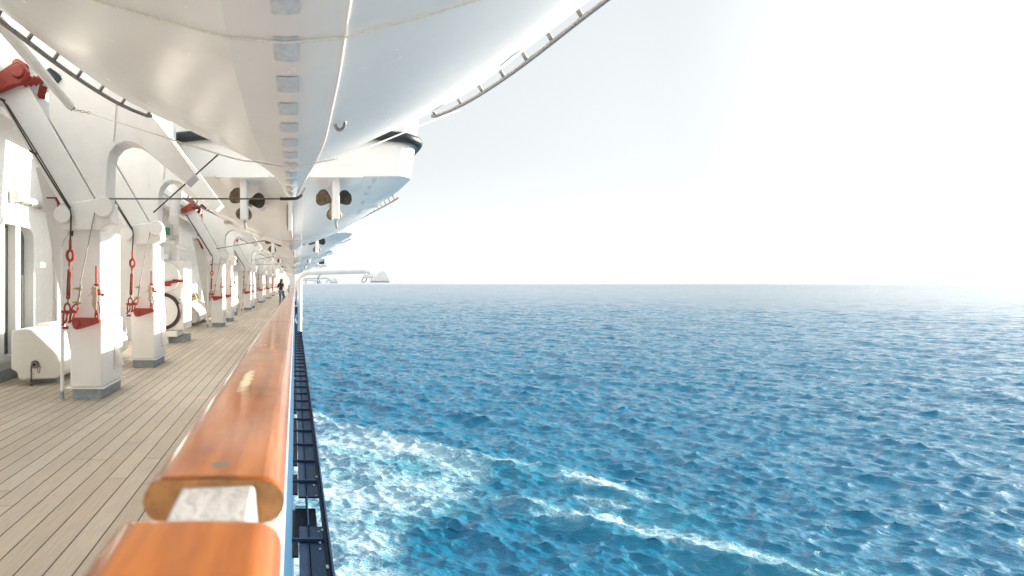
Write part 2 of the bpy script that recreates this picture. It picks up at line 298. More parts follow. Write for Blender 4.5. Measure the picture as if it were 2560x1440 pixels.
# ------------------------------------------------------------------ mesh helpers
class MB:
    def __init__(s): s.v = []; s.f = []; s.sm = []
    def add(s, vs, fs, smooth=False):
        o = len(s.v); s.v += [tuple(v) for v in vs]
        for f in fs: s.f.append(tuple(i + o for i in f)); s.sm.append(smooth)
        return s
    def box(s, x0, x1, y0, y1, z0, z1):
        vs = [(x, y, z) for z in (z0, z1) for y in (y0, y1) for x in (x0, x1)]
        return s.add(vs, [(0, 2, 3, 1), (4, 5, 7, 6), (0, 1, 5, 4), (2, 6, 7, 3), (0, 4, 6, 2), (1, 3, 7, 5)])
    def prism_y(s, poly, y0, y1):                      # polygon in (x, z) pushed along y
        a = sum(poly[i][0] * poly[(i + 1) % len(poly)][1] - poly[(i + 1) % len(poly)][0] * poly[i][1] for i in range(len(poly)))
        if a < 0: poly = poly[::-1]
        n = len(poly); vs = [(x, y0, z) for x, z in poly] + [(x, y1, z) for x, z in poly]
        fs = [tuple(range(n)), tuple(range(2 * n - 1, n - 1, -1))]
        fs += [(i, i + n, (i + 1) % n + n, (i + 1) % n) for i in range(n)]
        return s.add(vs, fs)
    def tube(s, pts, r, n=10, caps=True, closed=False):
        pts = [Vector(p) for p in pts]; rs = r if isinstance(r, (list, tuple)) else [r] * len(pts)
        m = len(pts); vs = []; up = None
        for i, p in enumerate(pts):
            if closed: t = pts[(i + 1) % m] - pts[i - 1]
            else: t = pts[min(i + 1, m - 1)] - pts[max(i - 1, 0)]
            t.normalize()
            if up is None: up = t.orthogonal().normalized()
            up = (up - t * up.dot(t)); up = up.normalized() if up.length > 1e-6 else t.orthogonal().normalized()
            b = t.cross(up)
            for k in range(n):
                a = 2 * math.pi * k / n; vs.append(p + (up * math.cos(a) + b * math.sin(a)) * rs[i])
        fs = []
        for i in range(m if closed else m - 1):
            for k in range(n):
                j = (i + 1) % m
                fs.append((i * n + k, i * n + (k + 1) % n, j * n + (k + 1) % n, j * n + k))
        s.add(vs, fs, True)
        if caps and not closed:
            o = len(s.v) - len(vs)
            s.f.append(tuple(o + k for k in range(n - 1, -1, -1))); s.sm.append(False)
            s.f.append(tuple(o + (m - 1) * n + k for k in range(n))); s.sm.append(False)
        return s
    def cyl(s, a, b, r, n=24): return s.tube([a, b], r, n)
    def lathe(s, prof, center, axis='Y', n=32):        # prof: list of (radius, offset along axis)
        vs = []; c = Vector(center)
        for r, h in prof:
            for k in range(n):
                a = 2 * math.pi * k / n
                if axis == 'Y': vs.append(c + Vector((r * math.cos(a), h, r * math.sin(a))))
                elif axis == 'X': vs.append(c + Vector((h, r * math.cos(a), r * math.sin(a))))
                else: vs.append(c + Vector((r * math.cos(a), r * math.sin(a), h)))
        fs = [(i * n + k, i * n + (k + 1) % n, (i + 1) * n + (k + 1) % n, (i + 1) * n + k) for i in range(len(prof) - 1) for k in range(n)]
        return s.add(vs, fs, True)
    def ball(s, c, rx, ry=None, rz=None, n=14, m=9):
        ry = ry or rx; rz = rz or rx; vs = []
        for i in range(m + 1):
            t = math.pi * i / m
            for k in range(n):
                a = 2 * math.pi * k / n
                vs.append((c[0] + rx * math.sin(t) * math.cos(a), c[1] + ry * math.sin(t) * math.sin(a), c[2] + rz * math.cos(t)))
        return s.add(vs, [(i * n + k, (i + 1) * n + k, (i + 1) * n + (k + 1) % n, i * n + (k + 1) % n) for i in range(m) for k in range(n)], True)
    def build(s, name, mat, parent=None, bevel=0.0, fix=True, seg=2):
        me = bpy.data.meshes.new(name); me.from_pydata(s.v, [], s.f)
        me.polygons.foreach_set('use_smooth', s.sm)
        me.materials.append(mat)
        if fix:
            bm = bmesh.new(); bm.from_mesh(me); bmesh.ops.remove_doubles(bm, verts=bm.verts, dist=1e-5)
            bmesh.ops.recalc_face_normals(bm, faces=bm.faces)
            for e in bm.edges:
                if len(e.link_faces) == 2 and e.calc_face_angle(0) > R(38): e.smooth = False
            bm.to_mesh(me); bm.free()
        me.update()
        o = bpy.data.objects.new(name, me); col.objects.link(o)
        if parent: o.parent = parent
        if bevel:
            b = o.modifiers.new("bevel", 'BEVEL'); b.width = bevel; b.segments = seg; b.limit_method = 'ANGLE'; b.angle_limit = R(35)
            b.harden_normals = False
        return o

def empty(name, loc, label, cat, group=None):
    o = bpy.data.objects.new(name, None); col.objects.link(o); o.location = loc; o.empty_display_size = 0.2
    o['label'] = label; o['category'] = cat
    if group: o['group'] = group
    return o
def tag(o, label, cat, group=None):
    o['label'] = label; o['category'] = cat
    if group: o['group'] = group
    return o
def struct(o): o['kind'] = 'structure'; return o
def copy_tree(o, parent=None):
    c = o.copy(); col.objects.link(c)
    if parent is not None: c.parent = parent
    for ch in list(o.children): copy_tree(ch, c)
    return c
def at(x, y, Y):                                       # photo pixel + known distance along the ship -> point
    return (( x - 738) * Y / FPX, Y, CAM_Z + (709 - y) * Y / FPX)
def arc(c, r, a0, a1, n, plane='xz'):
    out = []
    for i in range(n + 1):
        a = R(a0 + (a1 - a0) * i / n); p, q = r * math.cos(a), r * math.sin(a)
        out.append((c[0] + p, c[1], c[2] + q) if plane == 'xz' else (c[0] + p, c[1] + q, c[2]) if plane == 'xy' else (c[0], c[1] + p, c[2] + q))
    return out
def smooth_pts(pts, sub=6):                            # Catmull-Rom through points
    pts = [Vector(p) for p in pts]; out = []
    for i in range(len(pts) - 1):
        p0 = pts[max(i - 1, 0)]; p1 = pts[i]; p2 = pts[i + 1]; p3 = pts[min(i + 2, len(pts) - 1)]
        for k in range(sub):
            t = k / sub
            out.append(0.5 * ((2 * p1) + (p2 - p0) * t + (2 * p0 - 5 * p1 + 4 * p2 - p3) * t * t + (3 * p1 - p0 - 3 * p2 + p3) * t ** 3))
    out.append(pts[-1]); return out

PITCH = 11.7                                           # distance from one boat station to the next
ORD = ['nearest', 'second', 'third', 'fourth', 'fifth', 'sixth', 'seventh', 'eighth', 'ninth', 'tenth', 'eleventh', 'twelfth']
SEA_Z = CAM_Z - 17.0

# ------------------------------------------------------------------ the sea: summed wave spectra on one radial sheet
def build_sea():
    rng = np.random.default_rng(11)
    N = 1024
    cuts = [0.45, 0.9, 1.8, 3.6, 7.2, 14.0, 28.0]
    def tile(L, wind, wdir, hrms):
        k1 = np.fft.fftfreq(N, L / N) * 2 * np.pi
        KX, KY = np.meshgrid(k1, k1, indexing='ij'); K = np.hypot(KX, KY); K[0, 0] = 1e-6
        Lw = wind * wind / 9.81
        ca = (KX * np.cos(wdir) + KY * np.sin(wdir)) / K
        spread = np.abs(ca) ** 5 * 0.90 + 0.10
        Pk = np.exp(-1 / (K * Lw) ** 2) / K ** 4 * spread; Pk[0, 0] = 0
        A = np.sqrt(Pk) * (rng.standard_normal((N, N)) + 1j * rng.standard_normal((N, N)))
        h0 = np.real(np.fft.ifft2(A)); sc = hrms / h0.std(); A *= sc
        lv = []
        for c in cuts:
            F = A * np.exp(-(K * c / (2 * np.pi)) ** 4)
            lv.append(np.stack([np.real(np.fft.ifft2(F)), np.real(np.fft.ifft2(-1j * KX / K * F)), np.real(np.fft.ifft2(-1j * KY / K * F))], -1).astype(np.float32))
        return L, lv
    tiles = [tile(190.0, 6.0, R(62), 0.140), tile(127.0, 3.8, R(48), 0.088), tile(47.0, 1.9, R(60), 0.090)]
    def sample(t, x, y, lod):
        L, lv = t; out = np.zeros(x.shape + (3,), np.float32)
        u = (x / L * N) % N; w = (y / L * N) % N
        i0 = np.floor(u).astype(int) % N; j0 = np.floor(w).astype(int) % N
        fu = (u - np.floor(u))[..., None]; fw = (w - np.floor(w))[..., None]
        i1 = (i0 + 1) % N; j1 = (j0 + 1) % N
        for li in range(len(cuts)):
            wt = np.clip(1 - np.abs(lod - li), 0, 1)
            if not wt.any(): continue
            a = lv[li]
            s = (a[i0, j0] * (1 - fu) + a[i1, j0] * fu) * (1 - fw) + (a[i0, j1] * (1 - fu) + a[i1, j1] * fu) * fw
            out += s * wt[..., None]
        return out
    r = [14.0]
    g = 1.0036
    while r[-1] < 45000:
        r.append(r[-1] * g)
        if r[-1] > 420: g = min(1.04, 1 + (g - 1) * 1.012)
    r = np.array(r); ang = np.radians(np.concatenate([np.linspace(-14, 78, 920), np.linspace(82, 180, 24), np.linspace(184, 342, 40)]))
    RR, AA = np.meshgrid(r, ang, indexing='ij')
    X = RR * np.sin(AA); Y = RR * np.cos(AA)
    dr = np.repeat(np.gradient(r)[:, None], len(ang), 1)
    dr = np.where((AA > R(78.5)), np.maximum(dr, RR * 0.08), dr)
    lod = np.clip(np.log2(np.maximum(dr * 2.2, 1e-3) / cuts[0]), 0, len(cuts) - 1 - 1e-4)
    fade = np.clip(1.6 - dr / 25, 0, 1)[..., None]; rough_fill = np.clip(lod / 5.0, 0, 1)
    cs, sn = math.cos(0.5), math.sin(0.5)
    D = sample(tiles[0], X, Y, lod) * fade
    D2 = sample(tiles[1], X * cs - Y * sn + 31, X * sn + Y * cs + 17, lod) * fade
    D3 = sample(tiles[2], X * cs + Y * sn + 11, -X * sn + Y * cs + 7, lod) * fade
    H = D[..., 0] + D2[..., 0] + D3[..., 0]
    dx = D[..., 1] + D2[..., 1] * cs + D2[..., 2] * sn + D3[..., 1] * cs - D3[..., 2] * sn; dy = D[..., 2] - D2[..., 1] * sn + D2[..., 2] * cs + D3[..., 1] * sn + D3[..., 2] * cs
    # ship's wash: foam patch beside the hull and a breaking crest running off it
    def seg_d(px, py):
        best = np.full(X.shape, 1e9); par = np.zeros(X.shape); tot = 0
        ls = [math.hypot(px[i + 1] - px[i], py[i + 1] - py[i]) for i in range(len(px) - 1)]; T = sum(ls)
        for i in range(len(px) - 1):
            ax, ay = px[i], py[i]; bx, by = px[i + 1] - ax, py[i + 1] - ay
            t = np.clip(((X - ax) * bx + (Y - ay) * by) / (bx * bx + by * by), 0, 1)
            d = np.hypot(X - ax - t * bx, Y - ay - t * by)
            sgn = np.sign((X - ax) * by - (Y - ay) * bx); m = d < np.abs(best)
            best = np.where(m, d * sgn, best); par = np.where(m, (tot + t * ls[i]) / T, par); tot += ls[i]
        return best, par
    def wob(sx, ph, a): return a * (np.sin(X * sx + ph) + np.sin(Y * sx * 1.3 + ph * 2.1) + np.sin((X + Y) * sx * 2.3 + ph) * 0.5)
    edge = np.interp(Y, [20, 30, 36, 41, 45, 50, 56, 63, 70, 76, 80], [11, 10.5, 9, 11.5, 15.5, 17.5, 18, 13.5, 6.5, 2.5, -2]) + wob(0.45, 1, 0.7)
    inside = np.clip((edge - X) / 4.5, 0, 1)
    rim = np.exp(-((edge - X - 1.8) / 2.3) ** 2) * np.clip((Y - 49) / 6, 0, 1)
    f1 = inside * (0.54 + wob(0.33, 0.3, 0.10)) + rim * 0.30
    f1 *= 1 - 0.45 * np.exp(-((Y - 60 + 0.25 * X) / 2.0) ** 2 - ((X - 5) / 5) ** 2)
    f1 *= np.where(Y < 46, 0.80 + 0.2 * np.clip((44 - Y) / 8, 0, 1), 1.0)
    d, t = seg_d([15.5, 19, 22.1, 25.4, 27.2, 27.2], [57, 54.0, 52.0, 48.8, 45, 41.0])
    d = d + wob(0.5, 2, 0.45)
    f2 = np.exp(-((d + 0.7) / 2.1) ** 2) * (0.52 + wob(0.9, 3, 0.10)) * np.clip(t * 5, 0, 1) * np.clip((1 - t) * 4, 0, 1)
    d5, t5 = seg_d([13.5, 15.2, 18.2, 21.3, 23.2, 25.4, 29, 34], [46, 44.7, 43.2, 41.2, 38.3, 36.0, 33.3, 30]); d5 = d5 + wob(0.6, 5, 0.4)
    f2 = np.maximum(f2, np.exp(-((d5 + 0.8) / 1.9) ** 2) * (0.54 + wob(0.8, 1, 0.12)) * np.clip(t5 * 6, 0, 1))
    d3, t3 = seg_d([21.5, 24.0, 26.0], [46.5, 44.6, 43.4]); d3 = d3 + wob(0.6, 4, 0.3)
    f3 = np.exp(-(d3 / 1.5) ** 2) * 0.42 * np.clip(t3 * 5, 0, 1) * np.clip((1 - t3) * 5, 0, 1)
    foam = np.clip(np.maximum(np.maximum(f1, f2), f3), 0, 1.1)
    aer = np.clip(inside * 0.85 + np.exp(-(d / 3.0) ** 2) * 0.45 * np.clip(t * 4, 0, 1) + np.exp(-(d5 / 2.6) ** 2) * 0.45 * np.clip(t5 * 4, 0, 1), 0, 1)
    near = RR < 130
    foam *= near; aer *= near
    ridge = 0.30 * np.exp(-((d - 0.4) / 1.7) ** 2) * np.clip(t * 3, 0, 1) * np.clip((1 - t) * 4, 0, 1) + 0.42 * np.exp(-((d5 - 0.3) / 1.5) ** 2) * np.clip(t5 * 3, 0, 1) - 0.25 * np.exp(-((d5 - 3.4) / 1.8) ** 2) * np.clip(t5 * 3, 0, 1)
    ridge += 0.22 * np.exp(-((d3 - 0.4) / 1.3) ** 2) * np.clip(t3 * 4, 0, 1) * np.clip((1 - t3) * 4, 0, 1)
    d4, t4 = seg_d([11.0, 14.0, 17.0, 19.5], [37.5, 41.2, 43.8, 45.0])
    ridge += 0.30 * np.exp(-((d4) / 1.2) ** 2) * np.clip(t4 * 4, 0, 1) * np.clip((1 - t4) * 4, 0, 1)
    ridge += 0.28 * np.exp(-((edge - X - 1.2) / 1.8) ** 2) * np.clip((Y - 46) / 8, 0, 1) * np.clip((78 - Y) / 8, 0, 1)
    cap = np.clip((H - 0.40) / 0.14, 0, 1) * near
    H = H * (1 - 0.15 * inside * near) + ridge * near
    foam = np.maximum(foam, 0.0)
    PX = X - dx * 1.15; PY = Y - dy * 1.15; PZ = SEA_Z + H
    nr, na = X.shape
    V = np.stack([PX, PY, PZ], -1).reshape(-1, 3)
    idx = np.arange(nr * na).reshape(nr, na)
    q = np.stack([idx[:-1, :-1], idx[1:, :-1], idx[1:, 1:], idx[:-1, 1:]], -1).reshape(-1, 4)
    w = np.stack([idx[:-1, -1], idx[1:, -1], idx[1:, 0], idx[:-1, 0]], -1).reshape(-1, 4)
    q = np.concatenate([q, w])
    me = bpy.data.meshes.new("sea"); me.vertices.add(len(V)); me.vertices.foreach_set('co', V.astype(np.float32).ravel())
    me.loops.add(q.size); me.loops.foreach_set('vertex_index', q.astype(np.int32).ravel())
    me.polygons.add(len(q)); me.polygons.foreach_set('loop_start', np.arange(0, q.size, 4, dtype=np.int32))
    me.polygons.foreach_set('use_smooth', np.ones(len(q), bool))
    me.update(calc_edges=True)
    for nm, a in (("foam", foam), ("aerated", aer), ("ripple", rough_fill)):
        at_ = me.attributes.new(nm, 'FLOAT', 'POINT'); at_.data.foreach_set('value', a.astype(np.float32).ravel())
    me.materials.append(M['sea'])
    pass
    o = bpy.data.objects.new("sea", me); col.objects.link(o)
    if me.polygons[0].normal.z < 0: me.flip_normals()
    struct(o)
build_sea()

# ------------------------------------------------------------------ the ship: deck, side, bulwark, ledge, wall
Y_END = 84.5
struct(MB().box(-4.9, -0.06, -8, Y_END, -0.25, 0.0).build("deck", M['deck']))
tag(MB().box(-4.9, -0.075, -30, 110, SEA_Z - 1.0, -0.26).build("ship_hull", M['hullblue']), "dark blue side of the ship below the deck edge", "ship hull")

bul = empty("bulwark", (-0.1, 0.0, 0.0), "solid blue and white bulwark under the varnished rail", "bulwark")
MB().box(-0.075 + 0.1, -0.028 + 0.1, -6, 81, -0.9, 0.952).build("plate", M['blue'], bul, 0.004)
mb = MB()                                              # dripping white edge paint along the top of the plate
pts_t = []
mb.box(-0.085 + 0.1, -0.019 + 0.1, -6, 81, 0.956, 1.012)
mb.build("top_strip", M['white'], bul, 0.008)
dr = MB(); rd_ = random.Random(5); yy = -4.0; vs = []; fs = []; zz = 0.90
while yy < 40:
    zz = min(0.93, max(0.80 if yy > 9 else 0.85, zz + rd_.uniform(-0.035, 0.035))); vs += [(0.0735, yy, 0.955), (0.0735, yy, zz)]; yy += rd_.uniform(0.03, 0.09) * (1 + max(0, yy) * 0.12)
for i in range(0, len(vs) - 2, 2): fs.append((i, i + 1, i + 3, i + 2))
dr.add(vs, fs); o = dr.build("paint_edge", M['white'], bul); so = o.modifiers.new("thick", 'SOLIDIFY'); so.thickness = 0.002
for i in range(44):
    yb = -4.2 + 1.9 * i
    if yb > 79: break
    MB().prism_y([(-0.078 + 0.1, 0.02), (-0.078 + 0.1, 0.94), (-0.135 + 0.1, 0.94), (-0.30 + 0.1, 0.02)], yb, yb + 0.012).build("stiffener", M['steel'], bul)

# ledge outside the bulwark
lz = CAM_Z - 2.1
ledge = empty("side_ledge", (0.1, 0, lz), "navy blue steel ledge with cross bars outside the bulwark, above the sea", "ledge")
def lx(x): return x - 0.1
ny0, ny1 = -3.0, 78.0
pit0, pit1 = 5.02, 5.72
def ladd(name, x0, x1, z0, z1, mat, spans):
    m_ = MB()
    for a, b in spans: m_.box(lx(x0), lx(x1), a, b, z0, z1)
    return m_.build(name, mat, ledge, 0.004)
ladd("inner_plank", 0.032, 0.110, -0.02, 0.0, M['navy'], [(ny0, pit0), (pit1, ny1)])
ladd("outer_plank", 0.119, 0.235, -0.02, 0.0, M['navy'], [(ny0, pit0), (pit1, ny1)])
ladd("kerb", 0.237, 0.262, -0.05, 0.010, M['navyd'], [(ny0, ny1)])
ladd("outer_lip", 0.264, 0.283, -0.12, 0.045, M['navy'], [(ny0, ny1)])
ladd("bearer", 0.105, 0.124, -0.16, -0.03, M['navyd'], [(ny0, ny1)])
ladd("gap_shade_strip", -0.026, 0.030, -0.22, -0.20, M['navyd'], [(ny0, 3.3), (3.42, 4.2), (4.9, 5.9), (6.35, 7.0), (7.35, 9.9), (10.3, 14.0), (14.4, ny1)])  # added dark strip standing in for the shade between hull and plank
ladd("pit_pan", 0.0, 0.20, -0.13, -0.115, M['navyd'], [(pit0, pit1)])
ladd("pit_bar", 0.108, 0.120, -0.02, 0.012, M['navy'], [(pit0, pit1)])
k = 0; yb = 2.6
while yb < 70 and k < 98:
    if not (pit0 - 0.05 < yb < pit1 + 0.05):
        MB().box(lx(-0.026), lx(0.232), yb, yb + 0.022, 0.003, 0.032).build("cross_bar", M['navy'], ledge, 0.003)
    yb += 0.70; k += 1
rng = random.Random(3)
for i in range(15):
    fx = rng.uniform(0.19, 0.255); fy = 3.0 + 3.6 * rng.random() ** 1.2; s_ = rng.uniform(0.008, 0.017)
    f_ = MB(); n_ = 7; a0 = rng.random() * 6
    vs = [(0, 0, 0.006)] + [(s_ * rng.uniform(0.5, 1.25) * math.cos(a0 + 6.283 * k / n_), 1.7 * s_ * rng.uniform(0.5, 1.25) * math.sin(a0 + 6.283 * k / n_), rng.uniform(0.0, 0.008)) for k in range(n_)]
    f_.add(vs, [(0, 1 + k, 1 + (k + 1) % n_) for k in range(n_)])
    o = f_.build("paint_flake", M['flake']); o.location = (fx, fy, lz + (0.012 if fx > 0.235 else 0.003))
    tag(o, "pale curled paint flake lying on the navy ledge", "paint flake", "paint flakes on the navy ledge")

# teak handrail lengths
def rail_section(y0, y1, label):
    prof = [(-0.222, 1.024), (-0.232, 1.034)]
    prof = []
    x0, x1, zb, zt = -0.235, -0.016, 1.028, 1.100
    rz = (zt - zb) / 2; zc = (zt + zb) / 2
    for i in range(9): a = R(270 - 180 * i / 8); prof.append((x0 + 0.034 + 0.034 * math.cos(a), zc + rz * math.sin(a)))
    xl, xr = x0 + 0.034, x1 - 0.034
    for q in (0.015, 0.05, 0.2, 0.4, 0.6, 0.8, 0.95, 0.985): prof.append((xl + (xr - xl) * q, zt + 0.0012 * (1 - (2 * q - 1) ** 2)))
    for i in range(9): a = R(90 - 180 * i / 8); prof.append((x1 - 0.034 + 0.034 * math.cos(a), zc + rz * math.sin(a)))
    n = len(prof); segs = max(2, int((y1 - y0) / 0.5)); vs = []; fs = []; e = 0.007
    ys = [y0, y0 + e, y0 + 2 * e] + [y0 + e + (y1 - y0 - 2 * e) * i / segs for i in range(1, segs)] + [y1 - 2 * e, y1 - e, y1]
    for j, y in enumerate(ys):
        sh = 0.90 if j in (0, len(ys) - 1) else 1
        for x, z in prof: vs.append((x, y, zc + (z - zc) * sh))
    m_ = len(ys)
    root = empty("teak_handrail", (-0.12, (y0 + y1) / 2, 1.028), label, "handrail", "teak handrail lengths on the bulwark")
    off = Vector((-0.12, (y0 + y1) / 2, 1.028)); vs = [tuple(Vector(v) - off) for v in vs]
    for j in range(m_ - 1):
        for k in range(n): fs.append((j * n + k, j * n + (k + 1) % n, (j + 1) * n + (k + 1) % n, (j + 1) * n + k))
    b = MB(); b.add(vs, fs, True); o = b.build("rail_board", M['teak'], root)
    ecap = MB()
    ecap.add([vs[k] for k in range(n)], [tuple(range(n))]); ecap.build("end_grain", M['teakend'], root)
    ecap = MB(); ecap.add([vs[(m_ - 1) * n + k] for k in range(n)], [tuple(range(n))[::-1]]); ecap.build("end_grain", M['teakend'], root)
    mb2 = MB(); mb2.box(-0.170 + 0.12, -0.05 + 0.12, y0 - off[1] + 0.08, y1 - off[1] - 0.08, -0.022, -0.001)
    mb2.build("bearing_strip", M['steel'], root)
    return root
rail_section(-2.4, 0.738, "blurred orange varnished handrail end closest to the camera")
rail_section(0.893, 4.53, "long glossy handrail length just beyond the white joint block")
ys_r = [4.545, 9.9, 19.8, 31.0, 43.0, 55.0, 67.0, 80.5]
names_r = ["pale sunlit handrail length beyond the first far joint", "handrail length approaching the first floodlight post", "handrail length beside the person in jeans"]
for i in range(len(ys_r) - 1):
    rail_section(ys_r[i], ys_r[i + 1] - 0.015, names_r[i] if i < 3 else ["handrail length beyond the person in jeans", "far handrail length, second one past the person", "far handrail length, third one past the person", "farthest handrail length, ending near the far bulkhead"][i - 3])
jb = MB(); jb.prism_y([(-0.183, 1.012), (-0.055, 1.012), (-0.062, 1.082), (-0.176, 1.078)], 0.70, 0.93)
jb.v = [(x, y, z + (0.010 if (y > 0.9 and z > 1.03) else 0)) for x, y, z in jb.v]
tag(jb.build("joint_block", M['block'], None, 0.006), "pale grey painted steel block bridging the gap between two handrail ends", "joint block")

# deckhouse wall with window bays
wall = empty("deckhouse_wall", (-4.2, 0, 0), "long white deckhouse wall with tall windows along the deck's inner side", "wall")
WX = 0.0
bays = [(-2.2 + PITCH * k, 9.35 + PITCH * k) if k == 0 else (4.6 + PITCH * k, 9.9 + PITCH * k) for k in range(7)]
wz0, wz1 = 0.26, 2.36
mb = MB(); prev = -8.0
for a, b in bays:
    mb.box(-0.3, WX, prev, a, 0.16, 3.9); mb.box(-0.3, WX, a, b, 0.16, wz0); mb.box(-0.3, WX, a, b, wz1, 3.9); prev = b
mb.box(-0.3, WX, prev, Y_END, 0.16, 3.9)
mb.build("wall_plate", M['wallw'], wall)
MB().box(-0.31, 0.05, -8, Y_END, 0.001, 0.158).build("kick_strip", M['grey'], wall)
for a, b in bays:
    fr = MB(); w_ = 0.09; x0, x1 = -0.16, 0.03
    rc = 0.26; out = []; 
    # frame with a rounded far end
    def rect_round(a, b, z0, z1, r, n=6):
        pts = [(a, z0)]
        for i in range(n + 1): t = R(-90 + 90 * i / n); pts.append((b - r + r * math.cos(t), z0 + r + r * math.sin(t)))
        for i in range(n + 1): t = R(90 * i / n); pts.append((b - r + r * math.cos(t), z1 - r + r * math.sin(t)))
        pts.append((a, z1)); return pts
    o_ = rect_round(a, b, wz0, wz1, rc); i_ = rect_round(a + w_, b - w_, wz0 + w_, wz1 - w_, rc - w_ * 0.6); n = len(o_)
    vs = [(x1, y, z) for y, z in o_] + [(x1, y, z) for y, z in i_] + [(x0, y, z) for y, z in o_] + [(x0, y, z) for y, z in i_]
    fs = []
    for k in range(n):
        j = (k + 1) % n
        fs += [(k, j, n + j, n + k), (n + k, n + j, 3 * n + j, 3 * n + k), (k, 2 * n + k, 2 * n + j, j)]
    fr.add(vs, fs)
    # corner infill between the square opening and the rounded frame
    fr2 = MB()
    for (zc, sg) in ((wz0, 1), (wz1, -1)):
        pts = [(b, zc)]
        for i in range(7):
            t = R(90 * i / 6); pts.append((b - rc + rc * math.sin(t), zc + sg * (rc - rc * math.cos(t))))
        n2 = len(pts); vs = [(0.0005, y, z) for y, z in pts]; fr2.add(vs, [tuple(range(n2))])
    f_o = fr.build("window", M['wallw'], wall)
    fr2.build("corner_plate", M['wallw'], wall)
    L = b - a; nm = int(L / 0.50); 
    for q in range(1, nm):
        yq = b - 0.07 - 0.50 * q
        if yq < a + 0.2: break
        MB().box(-0.120, 0.012, yq - 0.075, yq + 0.075, wz0 + w_, wz1 - w_).build("mullion", M['wallw'], f_o, 0.008)
    MB().box(-0.135, -0.125, a + 0.02, b - 0.02, wz0 + 0.02, wz1 - 0.02).build("pane", M['glass'], f_o)
# upper deck edge over the wall
up = empty("upper_deck_edge", (-4.4, 0, 3.9), "white overhanging edge of the deck above the wall", "deck edge")
MB().box(-0.9, 0.78, -8, Y_END, 0.003, 0.18).build("overhang_plate", M['steel'], up, 0.01)
MB().box(0.55, 0.72, -8, Y_END, -0.28, 0.0).build("edge_girder", M['steel'], up, 0.01)
MB().box(-0.6, -0.3, -8, Y_END, 0.19, 6.0).build("upper_wall", M['wallw'], up)

# far bulkhead and the bridge wing beyond it
bk = empty("far_bulkhead", (-2.3, Y_END, 0), "grey white bulkhead with a round arched panel closing the far end of the deck", "bulkhead")
MB().box(-2.6, 2.22, 0.0, 0.3, 0.0, 6.5).build("bulkhead_plate", M['bulk'], bk)
ring = MB(); ring.tube([(0.15 + 1.35 * math.cos(R(a)), -0.02, 1.55 + 1.35 * math.sin(R(a))) for a in range(0, 360, 6)], 0.05, 6, closed=True); ring.build("arch_ring", M['wallw'], bk)
MB().lathe([(0.001, -0.03), (1.33, -0.03), (1.33, 0.0)], (0.15, 0, 1.55)).build("round_panel", M['wallw'], bk)
MB().tube([(-1.0, -0.05, 3.75), (1.2, -0.05, 3.75)], 0.13, 10).build("pipe_lamp", M['steel'], bk)
bw = empty("bridge_wing", (2.0, Y_END - 2, 3.6), "white bridge wing standing out over the sea at the far end", "bridge wing")
MB().box(-2.1, 2.65, 0, 4, 0.3, 4.2).build("wing_box", M['gel'], bw, 0.25, seg=4)
MB().box(1.35, 2.15, -0.02, 0.1, 0.55, 1.30).build("wing_window", M['fender'], bw, 0.1)
MB().prism_y([(-2.0, 0.28), (2.4, 0.28), (-2.0, -1.6)], 0.4, 3.4).build("wing_bracket", M['gel'], bw)

# ------------------------------------------------------------------ tenders (the boats hung over the deck)
def pchip(xs, ys, x):
    xs = np.array(xs, float); ys = np.array(ys, float); h = np.diff(xs); d = np.diff(ys) / h
    m = np.zeros_like(ys); m[0] = d[0]; m[-1] = d[-1]
    for i in range(1, len(xs) - 1):
        if d[i - 1] * d[i] > 0: w1 = 2 * h[i] + h[i - 1]; w2 = h[i] + 2 * h[i - 1]; m[i] = (w1 + w2) / (w1 / d[i - 1] + w2 / d[i])
    i = int(np.clip(np.searchsorted(xs, x) - 1, 0, len(xs) - 2)); t = (x - xs[i]) / h[i]
    return ys[i] * (1 + 2 * t) * (1 - t) ** 2 + m[i] * h[i] * t * (1 - t) ** 2 + ys[i + 1] * t * t * (3 - 2 * t) + m[i + 1] * h[i] * t * t * (t - 1)
# station table: s, keel z, (half width, height above eye level) x 5 ; heights relative to the camera height
ST = [
 (0.0, 1.93, (.30, 1.935), (.95, 1.945), (1.50, 1.95), (1.98, 1.953), (2.27, 1.957)),
 (1.2, 1.78, (.30, 1.80), (.95, 1.86), (1.50, 1.90), (1.98, 1.93), (2.27, 1.95)),
 (2.3, 1.42, (.28, 1.44), (.92, 1.60), (1.48, 1.74), (1.95, 1.86), (2.24, 1.94)),
 (3.3, 1.08, (.25, 1.10), (.88, 1.28), (1.42, 1.48), (1.84, 1.69), (2.16, 1.93)),
 (4.2, 1.03, (.26, 1.05), (.86, 1.22), (1.38, 1.42), (1.78, 1.65), (2.08, 1.91)),
 (5.2, 1.03, (.26, 1.055), (.78, 1.20), (1.25, 1.40), (1.66, 1.64), (1.97, 1.90)),
 (6.2, 1.03, (.22, 1.07), (.55, 1.19), (.98, 1.38), (1.48, 1.63), (1.88, 1.90)),
 (7.2, 1.03, (.14, 1.08), (.30, 1.22), (.62, 1.41), (1.18, 1.65), (1.70, 1.90)),
 (8.2, 1.04, (.075, 1.09), (.15, 1.26), (.31, 1.45), (.70, 1.67), (1.22, 1.90)),
 (8.9, 1.13, (.055, 1.18), (.10, 1.32), (.19, 1.49), (.43, 1.69), (.86, 1.90)),
 (9.5, 1.36, (.040, 1.41), (.07, 1.50), (.12, 1.61), (.24, 1.75), (.50, 1.90)),
 (10.0, 1.70, (.025, 1.73), (.04, 1.77), (.07, 1.81), (.12, 1.86), (.22, 1.92)),
 (10.25, 1.90, (.015, 1.92), (.02, 1.93), (.03, 1.95), (.04, 1.97), (.06, 2.0)),
]
S_ = [a[0] for a in ST]
